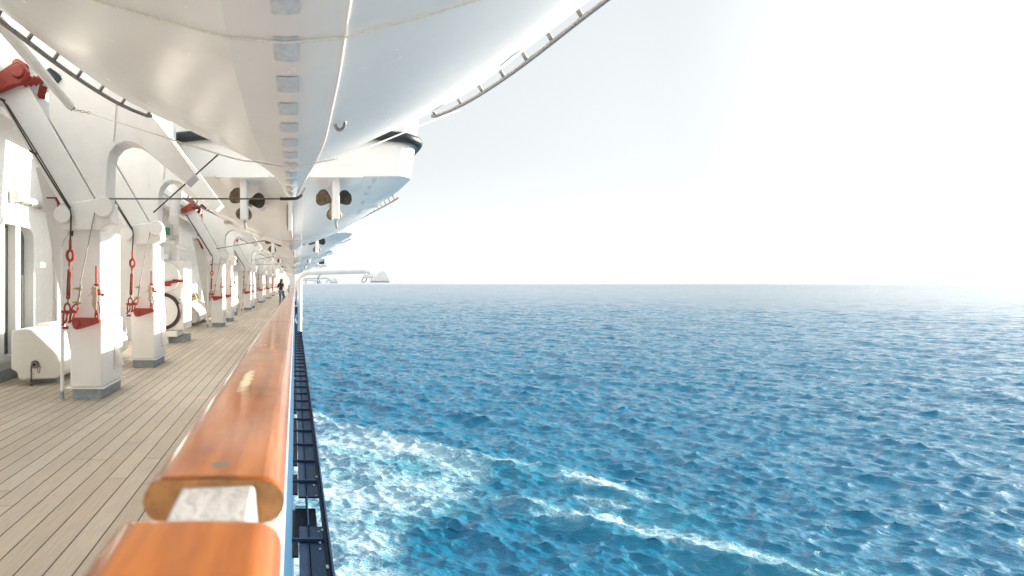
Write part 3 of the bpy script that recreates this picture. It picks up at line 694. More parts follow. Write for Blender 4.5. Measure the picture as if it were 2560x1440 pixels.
def section(s):                                        # right-hand half section, keel to gunwale, heights relative to the camera
    pts = [(0.0, pchip(S_, [a[1] for a in ST], s))]
    ctl = [(pchip(S_, [a[2 + j][0] for a in ST], s), pchip(S_, [a[2 + j][1] for a in ST], s)) for j in range(5)]
    cr = smooth_pts([(x, z, 0) for x, z in ctl], 5)
    pts += [(p.x, p.y) for p in cr]
    hb = ctl[-1][0]
    flare = 0.16 + 0.55 * max(0, (s - 6.5) / 3.7) ** 1.2
    if s > 9.3: flare = 0.71
    zc = ctl[-1][1]
    for t in (0.12, 0.35, 0.6, 0.8, 1.0):
        pts.append((hb + flare * t ** 0.9, zc + (3.05 - zc) * t))
    if s < 0.42:                                       # rounded stern corners
        cut = 0.42 * (1 - math.sqrt(max(0, 1 - (1 - s / 0.42) ** 2)))
        kc = len(pts) - 6
        pts = [(x if i < 4 else min(x, (pts[max(i, kc)][0]) - cut * (0.8 if i <= kc else 1)), z) for i, (x, z) in enumerate(pts)]
    return pts
def build_tender():
    base_z = 1.03
    root = empty("tender_boat", (0, 0, CAM_Z + base_z), "white tender hanging overhead closest to the camera, its bow pointing away", "tender boat", "tenders hanging along the ship's side")
    ss = [0.0, 0.01, 0.03, 0.07, 0.13, 0.2, 0.29, 0.42] + list(np.linspace(0.5, 9.0, 40)) + list(np.linspace(9.15, 10.25, 12))
    secs = [section(s) for s in ss]; n = len(secs[0])
    vs = []; fs = []
    for s, sec in zip(ss, secs):
        for x, z in sec[::-1]: vs.append((x, s, z - base_z))
        for x, z in sec[1:]: vs.append((-x, s, z - base_z))
    w = 2 * n - 1
    for i in range(len(ss) - 1):
        for k in range(w - 1): fs.append((i * w + k, i * w + k + 1, (i + 1) * w + k + 1, (i + 1) * w + k))
    mb = MB(); mb.add(vs, fs, True)
    mb.add([vs[k] for k in range(w)], [tuple(range(w))])                       # transom
    mb.add([vs[(len(ss) - 1) * w + k] for k in range(w)], [tuple(range(w))[::-1]])
    hull = mb.build("hull", M['gel'], root, fix=False)
    me = hull.data
    bm = bmesh.new(); bm.from_mesh(me); bmesh.ops.remove_doubles(bm, verts=bm.verts, dist=1e-5); bmesh.ops.recalc_face_normals(bm, faces=bm.faces)
    for e in bm.edges:
        a, b = e.verts
        if len(e.link_faces) == 2:
            ang = e.calc_face_angle(0)
            e.smooth = ang < R(24)
            ym = (a.co.y + b.co.y) / 2
            xs_ = [abs(a.co.x), abs(b.co.x)]
            kn = pchip(S_, [t[2][0] for t in ST], ym)
            if abs(a.co.y - b.co.y) > 1e-3 and max(abs(x - kn) for x in xs_) < 0.012 and 1.0 < ym < 9.2: e.smooth = False
    bm.to_mesh(me); bm.free()
    # round the vertical transom corners with a bevel on the stern edge
    # canopy
    mb = MB(); rows = []
    cs = list(np.linspace(0.15, 9.7, 24))
    vs = []; fs = []
    for s in cs:
        hb = section(s)[-1][0] - 0.05; top = 1.35 * (1 - max(0, (s - 7.2) / 2.9) ** 2)
        for q in range(13):
            a = math.pi * q / 12; ca = math.cos(a); sa = math.sin(a)
            vs.append((hb * math.copysign(abs(ca) ** 0.55, ca), s, 3.04 - base_z + top * sa ** 0.6))
    for i in range(len(cs) - 1):
        for q in range(12): fs.append((i * 13 + q, i * 13 + q + 1, (i + 1) * 13 + q + 1, (i + 1) * 13 + q))
    mb.add(vs, fs, True); mb.add(vs[:13], [tuple(range(13))]); mb.build("canopy", M['gel'], root)
    # seam lines: bright mouldings along both knuckles
    for sg in (1,):
        pts = [(sg * pchip(S_, [t[2][0] for t in ST], s), s, pchip(S_, [t[2][1] for t in ST], s) - base_z - 0.004) for s in np.linspace(2.9, 8.9, 40)]
        MB().tube(pts, 0.0065, 6).build("spray_strip", M['gel'], root)
    # black rubber fender round the gunwale and stern
    zf = 2.60 - base_z
    def side_x(s, z):
        sec = section(s)
        for (x0, z0), (x1, z1) in zip(sec[-7:], sec[-6:]):
            if z0 - 1e-6 <= z <= z1 + 1e-6: return x0 + (x1 - x0) * (z - z0) / max(1e-6, z1 - z0)
        return sec[-1][0]
    right = [(side_x(s, 2.6) + 0.03, s, zf) for s in list(np.linspace(0.35, 9.9, 30))]
    bx = side_x(0.42, 2.6); cor = [(bx + 0.02 - 0.40 * (1 - math.cos(R(a))), 0.35 - 0.40 * math.sin(R(a)), zf) for a in (15, 30, 45, 60, 75, 90)]
    path = [(-x, y, z) for x, y, z in right[::-1]] + [(-x, y, z) for x, y, z in cor] + cor[::-1] + right
    path = [(x, y - (0.10 * (1 - (x / bx) ** 2) if y < 0.2 else 0), z + (0.14 * (1 - min(1, abs(x) / bx) ** 2) if y < 0.2 else 0)) for x, y, z in path]
    n_ = len(path); mid = [(bx * 0.8 * (-1 + 2 * i / 10), -0.16 + 0.09 * (-1 + 2 * i / 10) ** 2, zf + 0.14 * (1 - (0.8 * (-1 + 2 * i / 10)) ** 2)) for i in range(11)]
    path = path[:n_ // 2] + [p for p in mid if abs(p[0]) < abs(path[n_ // 2][0]) - 0.05] + path[n_ // 2:]
    MB().tube(path, 0.095, 12).build("fender", M['fender'], root)
    # skeg with a cooler plate
    sk = []
    MB().add([(x, s, z) for x in (-0.04, 0.04) for s, z in ((0.95, 1.72 - base_z), (0.95, 0.02), (1.10, 0.0), (2.85, 0.0), (3.25, 0.07), (2.3, 0.42))],
             [(0, 1, 2, 3, 4, 5), (11, 10, 9, 8, 7, 6)] + [(i, i + 6, (i + 1) % 6 + 6, (i + 1) % 6) for i in range(6)]).build("skeg", M['gel'], root, 0.008)
    MB().prism_y([(-0.075, 0.50), (-0.048, 0.58), (-0.048, 0.08), (-0.075, 0.16)], 0.98, 1.9).build("cooler_plate", M['galv'], root)
    # rudders, propellers, stern tunnels
    for sg in (-1, 1):
        px_ = sg * 0.86; hz = 1.60 - base_z
        tn = MB(); R_t = 0.46; vs = []; fs = []; nn = 20
        for j, (s, rr) in enumerate(((-0.035, R_t), (0.0, R_t + 0.01), (1.3, 0.3))):
            for q in range(nn + 1):
                a = math.pi * q / nn
                vs.append((px_ + rr * math.cos(a) * 1.05, s, 1.925 - base_z + rr * math.sin(a) * 0.42))
        for j in range(2):
            for q in range(nn): fs.append((j * (nn + 1) + q, j * (nn + 1) + q + 1, (j + 1) * (nn + 1) + q + 1, (j + 1) * (nn + 1) + q))
        tn.add(vs, fs, True); tn.add(vs[:nn + 1], [tuple(range(nn + 1))])
        tn.build("tunnel_cap", M['gel'], root)
        rd = MB(); rd.box(px_ - 0.062, px_ + 0.062, 0.18, 0.62, 1.19 - base_z, 2.0 - base_z)
        r_o = rd.build("rudder", M['steel'], root, 0.02, seg=3)
        MB().cyl((px_, 0.40, 2.0 - base_z), (px_, 0.40, 2.20 - base_z), 0.05, 12).build("rudder_stock", M['galv'], r_o)
        MB().tube([(px_ + 0.01, 0.40, 1.19 - base_z), (px_ + 0.01, 0.40, 1.13 - base_z), (px_ + 0.03, 0.42, 1.04 - base_z)], 0.025, 8).build("heel_pin", M['galv'], r_o)
        pr = MB(); pr.lathe([(0.001, -0.16), (0.035, -0.14), (0.062, -0.05), (0.065, 0.12), (0.001, 0.125)], (px_, 0.86, hz), 'Y', 16)
        p_o = pr.build("propeller", M['bronze'], root)
        angs = (148, 8, 258) if sg < 0 else (158, 22, 272)
        for ba in angs:
            bl = MB(); rows = 13; cols = 9; vs = []; fs = []
            for i in range(rows):
                t = i / (rows - 1); rad = 0.045 + 0.325 * t
                wd = 0.030 + 0.135 * math.sin(math.pi / 2 * min(1, t / 0.62)) ** 1.4
                if t > 0.62: wd = 0.165 * math.sqrt(max(0.004, 1 - ((t - 0.62) / 0.38) ** 2))
                tw = R(48 - 26 * t)
                for j in range(cols):
                    u = (j / (cols - 1) - 0.5) * 2; uu = u * wd * math.cos(tw * 0.55)
                    ca, sa = math.cos(R(ba)), math.sin(R(ba))
                    vs.append((px_ + rad * ca - uu * sa, 0.87 + u * wd * math.sin(tw) * 0.6, hz + rad * sa + uu * ca))
            for i in range(rows - 1):
                for j in range(cols - 1): fs.append((i * cols + j, i * cols + j + 1, (i + 1) * cols + j + 1, (i + 1) * cols + j))
            bl.add(vs, fs, True); bo = bl.build("blade", M['bronze'] if ba > 100 and ba < 200 else M['bronzed'] if ba < 100 else M['bronze'], p_o)
            so = bo.modifiers.new("thickness", 'SOLIDIFY'); so.thickness = 0.014; so.offset = 0
        MB().tube([(px_, 0.9, hz), (px_, 2.3, hz + 0.10)], 0.032, 10).build("shaft", M['galv'], p_o)
    ex = MB(); ex.lathe([(0.055, -0.14), (0.075, -0.14), (0.078, -0.02), (0.10, 0.0), (0.10, 0.5)], (-0.62, 1.25, 1.62 - base_z), 'Y', 20)
    e_o = ex.build("exhaust_outlet", M['gel'], root); MB().lathe([(0.001, -0.12), (0.056, -0.12)], (-0.62, 1.25, 1.62 - base_z), 'Y', 20).build("outlet_bore", M['fender'], e_o)
    MB().box(-1.62, -1.32, 3.4, 3.75, 1.46 - base_z, 1.50 - base_z).build("inspection_plate", M['plateg'], root, 0.01)
    # grab rails on stand-off brackets
    for sg in (-1, 1):
        ss_ = list(np.linspace(2.2, 7.66, 26))
        off = lambda s: pchip(S_, [t[6][0] for t in ST], s)
        pts = [(sg * (off(s) + 0.11), s, 1.90 - base_z - 0.02) for s in ss_]
        e_ = pts[-1]; pts.append((e_[0] - sg * 0.04, e_[1] + 0.035, e_[2] + 0.01))
        g = MB(); g.tube(pts, 0.020, 8); g_o = g.build("grab_rail", M['galv'], root)
        for s in np.arange(7.66, 2.3, -0.40):
            x = sg * (off(s) + 0.11); z = 1.90 - base_z
            z -= 0.02; b = MB(); xi = x - sg * 0.075
            b.tube([(x, s, z), (xi, s, z + 0.115)], 0.017, 6); b.box(xi - 0.03, xi + 0.03, s - 0.034, s + 0.034, z + 0.085, z + 0.15)
            b.build("bracket", M['galv'], g_o)
    # reflective tape along the keel and out on the bottom
    def strip(s0, s1, x0, x1, nm="tape_mark"):
        vs = []; fs = []; nx = 7; nsn = 5
        for i in range(nsn):
            s = s0 + (s1 - s0) * i / (nsn - 1); sec = section(s)
            full = [(-x, z) for x, z in sec[::-1]] + sec[1:]
            fx = [p[0] for p in full[6:-6]]; fz = [p[1] for p in full[6:-6]]
            for j in range(nx):
                x = x0 + (x1 - x0) * j / (nx - 1)
                vs.append((x, s, float(np.interp(x, fx, fz)) - base_z - 0.0035))
        for i in range(nsn - 1):
            for j in range(nx - 1): fs.append((i * nx + j, i * nx + j + 1, (i + 1) * nx + j + 1, (i + 1) * nx + j))
        b = MB(); b.add(vs, fs, True); b.build(nm, M['tape'], root, fix=False)
    s0 = 3.22
    while s0 < 8.0:
        strip(s0, s0 + 0.235, -0.055, 0.055); s0 += 0.415
    for s0 in (0.25, 0.85, 1.45, 2.05, 2.65, 4.95, 6.05):
        xx = 1.58 if s0 < 4 else 1.50 if s0 < 5.5 else 1.28
        strip(s0, s0 + 0.28, xx - 0.035, xx + 0.035)
    # small towing eye near the bow
    e = MB(); e.tube([(0.34 + 0.035 * math.cos(R(a)), 5.05 + 0.0, 1.13 - base_z - 0.05 + 0.05 * math.sin(R(a))) for a in range(0, 360, 30)], 0.012, 6, closed=True)
    e.build("towing_eye", M['galv'], root)
    # becket lines looped under the bottom
    def belly(s, xl, xr, drop=0.012, lead=None, tail=None):
        sec = section(s); full = [(-x, z) for x, z in sec[::-1]] + sec[1:]
        pts = []
        for x in np.linspace(xl, xr, 30):
            fx = [p[0] for p in full[6:-6]]; fz = [p[1] for p in full[6:-6]]
            pts.append((x, s, float(np.interp(x, fx, fz)) - base_z - drop))
        if lead: pts = [lead] + pts
        if tail: pts = pts + [tail]
        MB().tube(pts, 0.0055, 6).build("becket_line", M['ropew'], root)
    belly(3.66, -1.55, 1.9)
    return root
XB = -0.04
b1 = build_tender(); b1.location = (XB, -1.16, CAM_Z + 1.03)
lab_b = ["white tender with twin propellers facing the camera, beyond the overhead hull", "smaller looking tender, third in the row, propellers above the floodlight post", "fourth tender in the row, mostly hidden by the third", "fifth tender in the row, deep behind the others", "sixth tender in the row, near the far bulkhead"]
for k in range(1, 6):
    c = copy_tree(b1); c.location = (XB + (-0.06 if k == 1 else 0.03), -1.16 + PITCH * k, CAM_Z + 1.03)
    c['label'] = lab_b[k - 1]

# ------------------------------------------------------------------ davits
PXM = FPX / 7.0
def dp(x, y): return ((x - 738) / PXM, CAM_Z + (709 - y) / PXM)
def build_davit():
    root = empty("davit", (-2.52, 0, 0), "", "davit", "white boat davits along the deck")
    def off(mb): mb.v = [(x + 2.52, y, z) for x, y, z in mb.v]; return mb
    off(MB().box(-2.700, -2.350, 0.03, 0.82, 0.001, 0.128)).build("foot", M['grey'], root, 0.006)
    off(MB().box(-2.765, -2.300, -0.025, 0.87, 0.129, 0.147)).build("foot_flange", M['steel'], root, 0.006)
    off(MB().box(-2.720, -2.330, 0.0, 0.84, 0.148, 0.955)).build("pedestal", M['steel'], root, 0.022, seg=3)
    off(MB().box(-2.700, -2.350, 0.02, 0.80, 0.957, 2.06)).build("post", M['steel'], root, 0.02, seg=3)
    off(MB().prism_y([(-2.328, 0.30), (-2.328, 0.74), (-2.20, 0.36)], 0.46, 0.49)).build("gusset_fin", M['steel'], root, 0.004)
    off(MB().prism_y([dp(152, 512), dp(240, 499), dp(282, 505), dp(284, 560), dp(250, 577), dp(158, 577)], -0.09, 0.22)).build("head_box", M['steel'], root, 0.03, seg=3)
    for cx, cy, r in ((168, 540, 0.106), (268, 521, 0.122)):
        x, z = dp(cx, cy)
        p = MB(); p.lathe([(0.001, -0.165), (r - 0.012, -0.165), (r, -0.150), (r, -0.125), (r - 0.02, -0.12), (r - 0.02, -0.112), (r, -0.107), (r, -0.088)], (x, 0, z), 'Y', 36)
        p_o = off(p).build("sheave_cover", M['steel'], root)
    off(MB().prism_y([dp(153, 513), dp(237, 500), dp(72, 217), dp(-26, 208)], -0.01, 0.60)).build("inboard_arm", M['steel'], root, 0.02, seg=2)
    arch = []
    cx, cz = dp(318, 396)
    p0 = [dp(238, 499), dp(264, 499), dp(268, 402), dp(274, 378), dp(290, 360), dp(312, 352), dp(336, 356), dp(358, 370), dp(463, 458), dp(486, 436), dp(405, 324), dp(352, 258), dp(305, 190), dp(118, 190), dp(119, 292)]
    off(MB().prism_y(p0, 0.02, 0.36)).build("cradle_arm", M['steel'], root, 0.012)
    off(MB().prism_y([dp(286, 255), dp(290, 255), dp(284, 350), dp(280, 350)], 0.0, 0.018)).build("weld_rib", M['steel'], root)
    off(MB().prism_y([(-2.70, 0.40), (-2.70, 2.95), (-3.46, 2.95), (-3.38, 2.62), (-2.98, 0.40)], 0.72, 0.835)).build("wing_plate", M['steel'], root, 0.01)
    off(MB().prism_y([dp(-26, 207), dp(118, 188), dp(305, 188), dp(305, 60), dp(-60, 60)], 0.10, 0.58)).build("head_beam", M['steel'], root, 0.02)
    # red release hook at the arm's upper end
    h = MB(); h.prism_y([dp(-10, 246), dp(48, 222), dp(64, 218), dp(78, 206), dp(82, 188), dp(74, 172), dp(58, 166), dp(44, 172), dp(-22, 216)], -0.16, -0.06)
    hx, hz = dp(61, 191)
    h.lathe([(0.001, -0.20), (0.07, -0.20), (0.082, -0.17), (0.082, -0.06)], (hx, 0, hz), 'Y', 20)
    for q in range(4):
        a = dp(62 + q * 10, 216 - q * 3); b = dp(84 + q * 7, 196 - q * 3)
        h.tube([(a[0], -0.03 + q * 0.03, a[1]), (b[0], -0.03 + q * 0.03, b[1])], 0.035, 8)
    h.tube([(*dp(30, 150),)[:1] + (0.1,) + dp(30, 150)[1:], dp(58, 168)[:1] + (0.05,) + dp(58, 168)[1:]], 0.06, 8)
    h.tube([(dp(95, 205)[0], 0.15, dp(95, 205)[1]), (dp(84, 232)[0], 0.2, dp(84, 232)[1])], 0.05, 8)
    off(h).build("release_hook", M['red'], root, 0.006)
    h = MB(); a, b = dp(116, 176), dp(146, 204); h.tube([(a[0], 0.05, a[1]), ((a[0] + b[0]) / 2, 0.05, (a[1] + b[1]) / 2), (b[0], 0.05, b[1])], [0.06, 0.075, 0.065], 14)
    off(h).build("rubber_buffer", M['fender'], root)
    return root
def build_gripe():
    """red lashing gear hanging on the front of a davit"""
    root = empty("gripe_lashing", (-2.52, 0, 0.9), "", "lashing gear", "red gripe lashings on the davits")
    YF = -0.10
    def P3(x, y, dy=0.0): a = dp(x, y); return (a[0] + 2.52, YF + dy, a[1] - 0.9)
    def TB(mb, pts, r, n=8): return mb.tube([P3(*p) for p in pts], r * 0.86, n)
    w = MB(); TB(w, [(2, 246, -0.02), (22, 262, -0.02), (95, 384, -0.03), (187, 529, -0.05)], 0.013); TB(w, [(8, 250, 0.02), (28, 270, 0.02), (97, 378, -0.01), (187, 524, -0.03)], 0.010)
    TB(w, [(187, 527, -0.05), (190, 545, -0.05), (186, 606, -0.03)], 0.013)
    for x, y in ((20, 258), (97, 388)): w.box(*[c for c in ()]) if False else TB(w, [(x - 9, y - 4, -0.05), (x + 8, y + 4, -0.05)], 0.016, 6)
    w_o = w.build("fall_wire", M['hose'], root)
    t = MB(); TB(t, [(186, 602, -0.03), (186, 628, -0.03)], 0.019)
    t_o = t.build("sleeve", M['red'], root)
    e = MB(); e.tube([P3(186 + 8 * math.cos(R(a)), 640 + 13 * math.sin(R(a)), -0.03) for a in range(0, 360, 30)], 0.018, 8, closed=True); TB(e, [(186, 650, -0.03), (184, 664, -0.03)], 0.021)
    e.build("eye", M['red'], root)
    s = MB(); TB(s, [(184, 660, -0.03), (180, 762, -0.03)], 0.010); s.build("thread_rod", M['wire'], root)
    b = MB()
    for dx in (-3.4, 3.4): TB(b, [(184 + dx, 676, -0.03), (181 + dx, 744, -0.03)], 0.0105)
    TB(b, [(184, 674, -0.03), (184, 684, -0.03)], 0.026); TB(b, [(181, 736, -0.03), (181, 747, -0.03)], 0.026)
    b.build("turnbuckle", M['red'], root)
    sh = MB()
    def link(mb, x, y, hw, hh, rot, r, dy=0.0):
        pts = []
        for a in range(0, 360, 24):
            u, v = hw * math.cos(R(a)), hh * math.sin(R(a)); c, q = math.cos(R(rot)), math.sin(R(rot))
            pts.append(P3(x + u * c - v * q, y + u * q + v * c, dy))
        mb.tube(pts, r * 0.82, 8, closed=True)
    link(sh, 179, 770, 7, 13, 0, 0.014, -0.03); link(sh, 175, 790, 4.5, 15, 4, 0.015, -0.05); link(sh, 190, 788, 4.5, 14, 14, 0.015, -0.02)
    link(sh, 198, 770, 7, 11, 30, 0.012, -0.03); TB(sh, [(166, 778, -0.04), (204, 778, -0.04)], 0.019); TB(sh, [(172, 800, -0.03), (168, 812, -0.03)], 0.02); TB(sh, [(184, 800, -0.03), (184, 806, -0.03)], 0.02)
    sh.build("shackle", M['red'], root)
    c = MB(); TB(c, [(246, 532, -0.02), (212, 702, -0.03), (204, 758, -0.03)], 0.0085); TB(c, [(213, 712, -0.03), (206, 752, -0.03)], 0.017)
    c.build("tie_wire", M['galv'], root)
    c = MB()
    for x, y in ((207, 721), (205, 755)): TB(c, [(x - 12, y, -0.05), (x + 9, y + 2, -0.05)], 0.009, 6); TB(c, [(x - 4, y, -0.05), (x + 5, y + 1, -0.05)], 0.02, 8)
    c.build("wire_clamp", M['galvy'], root)
    lv = MB(); poly = [(191, 792), (254, 793), (259, 799), (258, 805), (212, 820), (203, 822), (195, 818), (191, 808)]
    pts = [(dp(x, y)[0] + 2.52, dp(x, y)[1] - 0.9) for x, y in poly]; lv.prism_y(pts, YF - 0.05, YF + 0.015)
    a = dp(203, 808); lv.lathe([(0.001, -0.025), (0.036, -0.025), (0.044, -0.012), (0.044, 0)], (a[0] + 2.52, YF - 0.05, a[1] - 0.9), 'Y', 16)
    lv.build("release_lever", M['red'], root, 0.004)
    k = MB(); TB(k, [(250, 666, -0.03), (250, 712, -0.03)], 0.014); TB(k, [(245, 712, -0.03), (256, 712, -0.03)], 0.018); TB(k, [(248, 718, -0.03), (248, 768, -0.03)], 0.021)
    TB(k, [(256, 722, -0.02), (257, 738, -0.02)], 0.03); TB(k, [(262, 736, -0.02), (268, 737, -0.02)], 0.02)
    link(k, 253, 770, 5.5, 16, 0, 0.010, -0.03); link(k, 252, 788, 3.5, 12, 0, 0.011, -0.05)
    k.build("pelican_hook", M['red'], root)
    rp = MB()
    for q in range(7):
        x0 = 243 + q * 1.6; TB(rp, [(x0 + rng.uniform(-1, 1), 716 + rng.uniform(-3, 3), -0.055), (x0 + 1, 742, -0.06), (x0 - 1.5, 766 + rng.uniform(-6, 5), -0.055)], 0.0065, 6)
    for q in range(3): link(rp, 247, 722 + q * 7, 7, 2.5, 10, 0.0065, -0.055)
    TB(rp, [(243, 728, -0.055), (236, 737, -0.05), (231, 738, -0.05)], 0.004, 6)
    rp.build("rope_wrap", M['rope'], root)
    tb = MB(); TB(tb, [(167, 818, -0.02), (180, 817, -0.02)], 0.02); tb.build("stop_pin", M['red'], root)
    return root
def build_pipe():
    root = empty("pipe_stand", (-2.82, 0, 0), "", "pipe stand", "thin pipe stands beside the davits")
    MB().cyl((0, 0, 0.10), (0, 0, 1.84), 0.022, 12).build("pipe", M['steel'], root)
    MB().cyl((0, 0, 0.0), (0, 0, 0.10), 0.024, 12).build("pipe_foot", M['grey'], root)
    b = MB(); b.box(0.02, 0.12, -0.01, 0.03, 0.82, 0.85); b.box(0.02, 0.12, -0.01, 0.03, 1.57, 1.60); b.build("bracket", M['steel'], root)
    MB().tube(smooth_pts([(0, 0, 1.84), (0.02, 0, 1.92), (0.09, 0, 2.02), (0.11, 0, 2.06)], 4), 0.008, 6).build("cable_tail", M['bulk'], root)
    h = MB(); h.prism_y([(0.06, 2.06), (0.06, 2.14), (0.10, 2.16), (0.10, 2.22), (0.125, 2.22), (0.125, 1.97), (0.10, 1.98), (0.10, 2.05)], -0.03, 0.02); h.build("cable_clip", M['black'], root, 0.005)
    return root
def build_crank():
    mb = MB(); mb.tube([(0.0, 0, 0.0), (0.05, 0, -0.27)], [0.045, 0.05], 12); mb.tube([(-0.03, 0, 0.03), (0.01, 0, 0.0)], 0.05, 10); mb.box(-0.17, 0.0, -0.03, 0.03, 0.02, 0.036); mb.box(0.03, 0.075, -0.03, 0.03, -0.33, -0.27)
    o = mb.build("crank_handle", M['red'], None, 0.004); return o

y_davit = [7.0, 9.62]
for k in range(1, 7): y_davit += [7.0 + PITCH * k, 9.62 + PITCH * k]
y_davit = [y for y in y_davit if y < 83]
where = ["nearest davit, its arms filling the upper left corner", "second davit, just behind the nearest one", "third davit, past the white winch", "fourth davit, right behind the third", "fifth davit, past the orange brown boxes of the hidden figure", "sixth davit, right behind the fifth", "seventh davit from the camera", "eighth davit from the camera", "ninth davit from the camera", "tenth davit from the camera", "eleventh davit from the camera", "twelfth davit from the camera", "thirteenth davit from the camera", "fourteenth davit from the camera"]
dv = build_davit(); gr = build_gripe(); pp = build_pipe(); ck = build_crank()
for i, y in enumerate(y_davit):
    d = dv if i == 0 else copy_tree(dv); g = gr if i == 0 else copy_tree(gr)
    d.location.y = y; g.location.y = y
    d['label'] = "white steel " + where[i]
    g['label'] = "red turnbuckle and lever gear hung on the " + where[i].split(',')[0]
    if i % 2 == 0:
        p = pp if i == 0 else copy_tree(pp); p.location.y = y + 0.02
        p['label'] = "thin white pipe stand on the inboard side of the " + where[i].split(',')[0]
        c = ck if i == 0 else ck.copy()
        if i: col.objects.link(c)
        c.location = (-3.10 if i == 0 else -3.2, y + 0.64, 2.50 if i == 0 else 2.86); c.rotation_euler = (0, R(0 if i == 0 else -12), 0)
        tag(c, "red crank handle stowed on the plate behind the " + where[i].split(',')[0], "crank handle", "stowed red crank handles")

# gripe wires crossing from the davits to the boats
def gwire(name_label, pts, r, sheath=None):
    root = empty("gripe_wire", tuple(pts[0]), name_label, "wire", "gripe wires between davits and boats")
    o0 = Vector(pts[0]); MB().tube([Vector(p) - o0 for p in pts], r, 8).build("wire_strand", M['wire'], root)
    if sheath: MB().tube([Vector(p) - o0 for p in smooth_pts(sheath, 4)], r * 1.9, 8).build("rubber_sheath", M['black'], root)
    return root
gwire("straight grey wire from the nearest davit to the overhead bow, ending in a black sheath", [at(272, 497, 6.85), at(705, 497, 6.95), at(738, 497, 6.97), at(752, 489, 6.99), at(762, 470, 7.0)], 0.010,
      [at(700, 497, 6.95), at(720, 497, 6.96), at(738, 496, 6.97), at(747, 493, 6.98), at(754, 487, 6.99)])
w2 = gwire("reddish brown wire slanting up from the second davit's sheave", [at(384, 531, 9.45), at(548, 384, 8.9)], 0.013)
w2.children[0].data.materials[0] = M['hose']
gwire("thin dark wire rising from the third davit to the second tender", [at(540, 622, 18.5), at(704, 594, 18.7)], 0.012)
gwire("thin dark wire rising from the fifth davit to the third tender", [at(628, 651, 30.2), at(706, 637, 30.4)], 0.013)
gwire("faint wire spanning the far davits below the tenders", [at(640, 661, 41.8), at(735, 660, 42)], 0.014)

# long white pole under the davit head with the chain and line at its end
lp = empty("boat_pole", (-2.46, 6.3, 3.3), "slim white pole slanting down from the upper left, a line shackled to its end", "pole")
a, b = Vector(at(176, 265, 6.4)), Vector(at(-40, 10, 4.6)); o0 = Vector((-2.46, 6.3, 3.3))
MB().tube([a - o0, b - o0], [0.046, 0.055], 14).build("pole_tube", M['gel'], lp)
MB().tube([a - o0, Vector(at(184, 274, 6.42)) - o0], 0.03, 10).build("end_ring", M['galv'], lp)
ch = MB()
for q in range(5):
    c = Vector(at(190 + q * 8, 275 + q * 1.8, 6.42)) - o0
    ch.tube([c + Vector((0.022 * math.cos(R(t)), (0.010 * math.sin(R(t)) if q % 2 else 0), (0 if q % 2 else 0.012 * math.sin(R(t))))) for t in range(0, 360, 40)], 0.004, 5, closed=True)
ch.build("chain", M['galvy'], lp)
ln = smooth_pts([Vector(at(222, 282, 6.42)) - o0, Vector(at(545, 385, 5.6)) - o0, Vector(at(640, 405, 5.08)) - o0, Vector(at(725, 416, 4.98)) - o0, Vector(at(800, 404, 4.98)) - o0, Vector(at(880, 384, 5.05)) - o0, Vector(at(1110, 290, 5.9)) - o0, Vector(at(1150, 276, 6.1)) - o0], 8)
MB().tube(ln, 0.0065, 6).build("line", M['ropew'], lp)

# ------------------------------------------------------------------ raft lockers, winches, wall lamp
def build_locker():
    root = empty("raft_locker", (-3.55, 0, 0), "", "locker", "rounded white lockers beside the wall")
    pol = [(-3.90, .765), (-3.675, .785), (-3.60, .775), (-3.455, .645), (-3.30, .50), (-3.22, .40), (-3.20, .30), (-3.21, .17), (-3.275, .097), (-3.795, .075), (-3.82, .19), (-3.90, .217)]
    m = MB(); m.prism_y([(x + 3.55, z) for x, z in pol], 0, 3.2); m.build("locker_body", M['locker'], root, 0.035, seg=3)
    m = MB(); m.prism_y([(-0.26, 0.70), (-0.02, 0.70), (0.03, 0.76), (-0.02, 0.815), (-0.22, 0.815), (-0.30, 0.78)], 0.55, 1.75); m.build("lid_hump", M['locker'], root, 0.03, seg=3)
    for y in (0.3, 2.7): MB().box(-0.22, 0.16, y, y + 0.18, 0.001, 0.11).build("chock", M['grey'], root)
    cx, cz = (88 - 738) / 182.6 + 3.55, CAM_Z - (911 - 709) / 182.6
    v = MB(); v.lathe([(0.025, -0.03), (0.036, -0.03), (0.036, 0.0)], (cx, -0.005, cz), 'Y', 18); v.lathe([(0.036, -0.012), (0.058, -0.006), (0.058, 0.0)], (cx, 0, cz), 'Y', 18)
    v_o = v.build("drain_valve", M['galv'], root)
    MB().lathe([(0.001, -0.02), (0.025, -0.02)], (cx, -0.005, cz), 'Y', 18).build("valve_bore", M['black'], v_o)
    c = MB()
    for q in range(11):
        cc = Vector((cx - 0.045 + 0.003 * math.sin(q * 2.1), -0.02, cz - 0.03 - q * 0.024))
        if q > 8: cc = Vector((cx - 0.045 + 0.02 * (q - 9), -0.04, 0.012))
        c.tube([cc + Vector((0.010 * math.cos(R(t)) if q % 2 == 0 else 0, 0.010 * math.cos(R(t)) if q % 2 else 0, 0.018 * math.sin(R(t)))) for t in range(0, 360, 45)], 0.004, 5, closed=True)
    c.build("chain", M['rust'], root)
    u = MB(); u.tube([(cx + 0.045, -0.02, cz - 0.03), (cx + 0.043, -0.02, cz - 0.10), (cx + 0.056, -0.02, cz - 0.12), (cx + 0.07, -0.02, cz - 0.10), (cx + 0.076, -0.02, cz - 0.03)], 0.004, 6)
    u.tube([(cx - 0.04, -0.02, cz + 0.035), (cx + 0.02, -0.025, cz + 0.05), (cx + 0.06, -0.025, cz + 0.02), (cx + 0.06, -0.02, cz - 0.03), (cx + 0.09, -0.02, cz - 0.03)], 0.006, 6)
    u.build("safety_pin", M['rust'], root)
    return root
lk = build_locker()
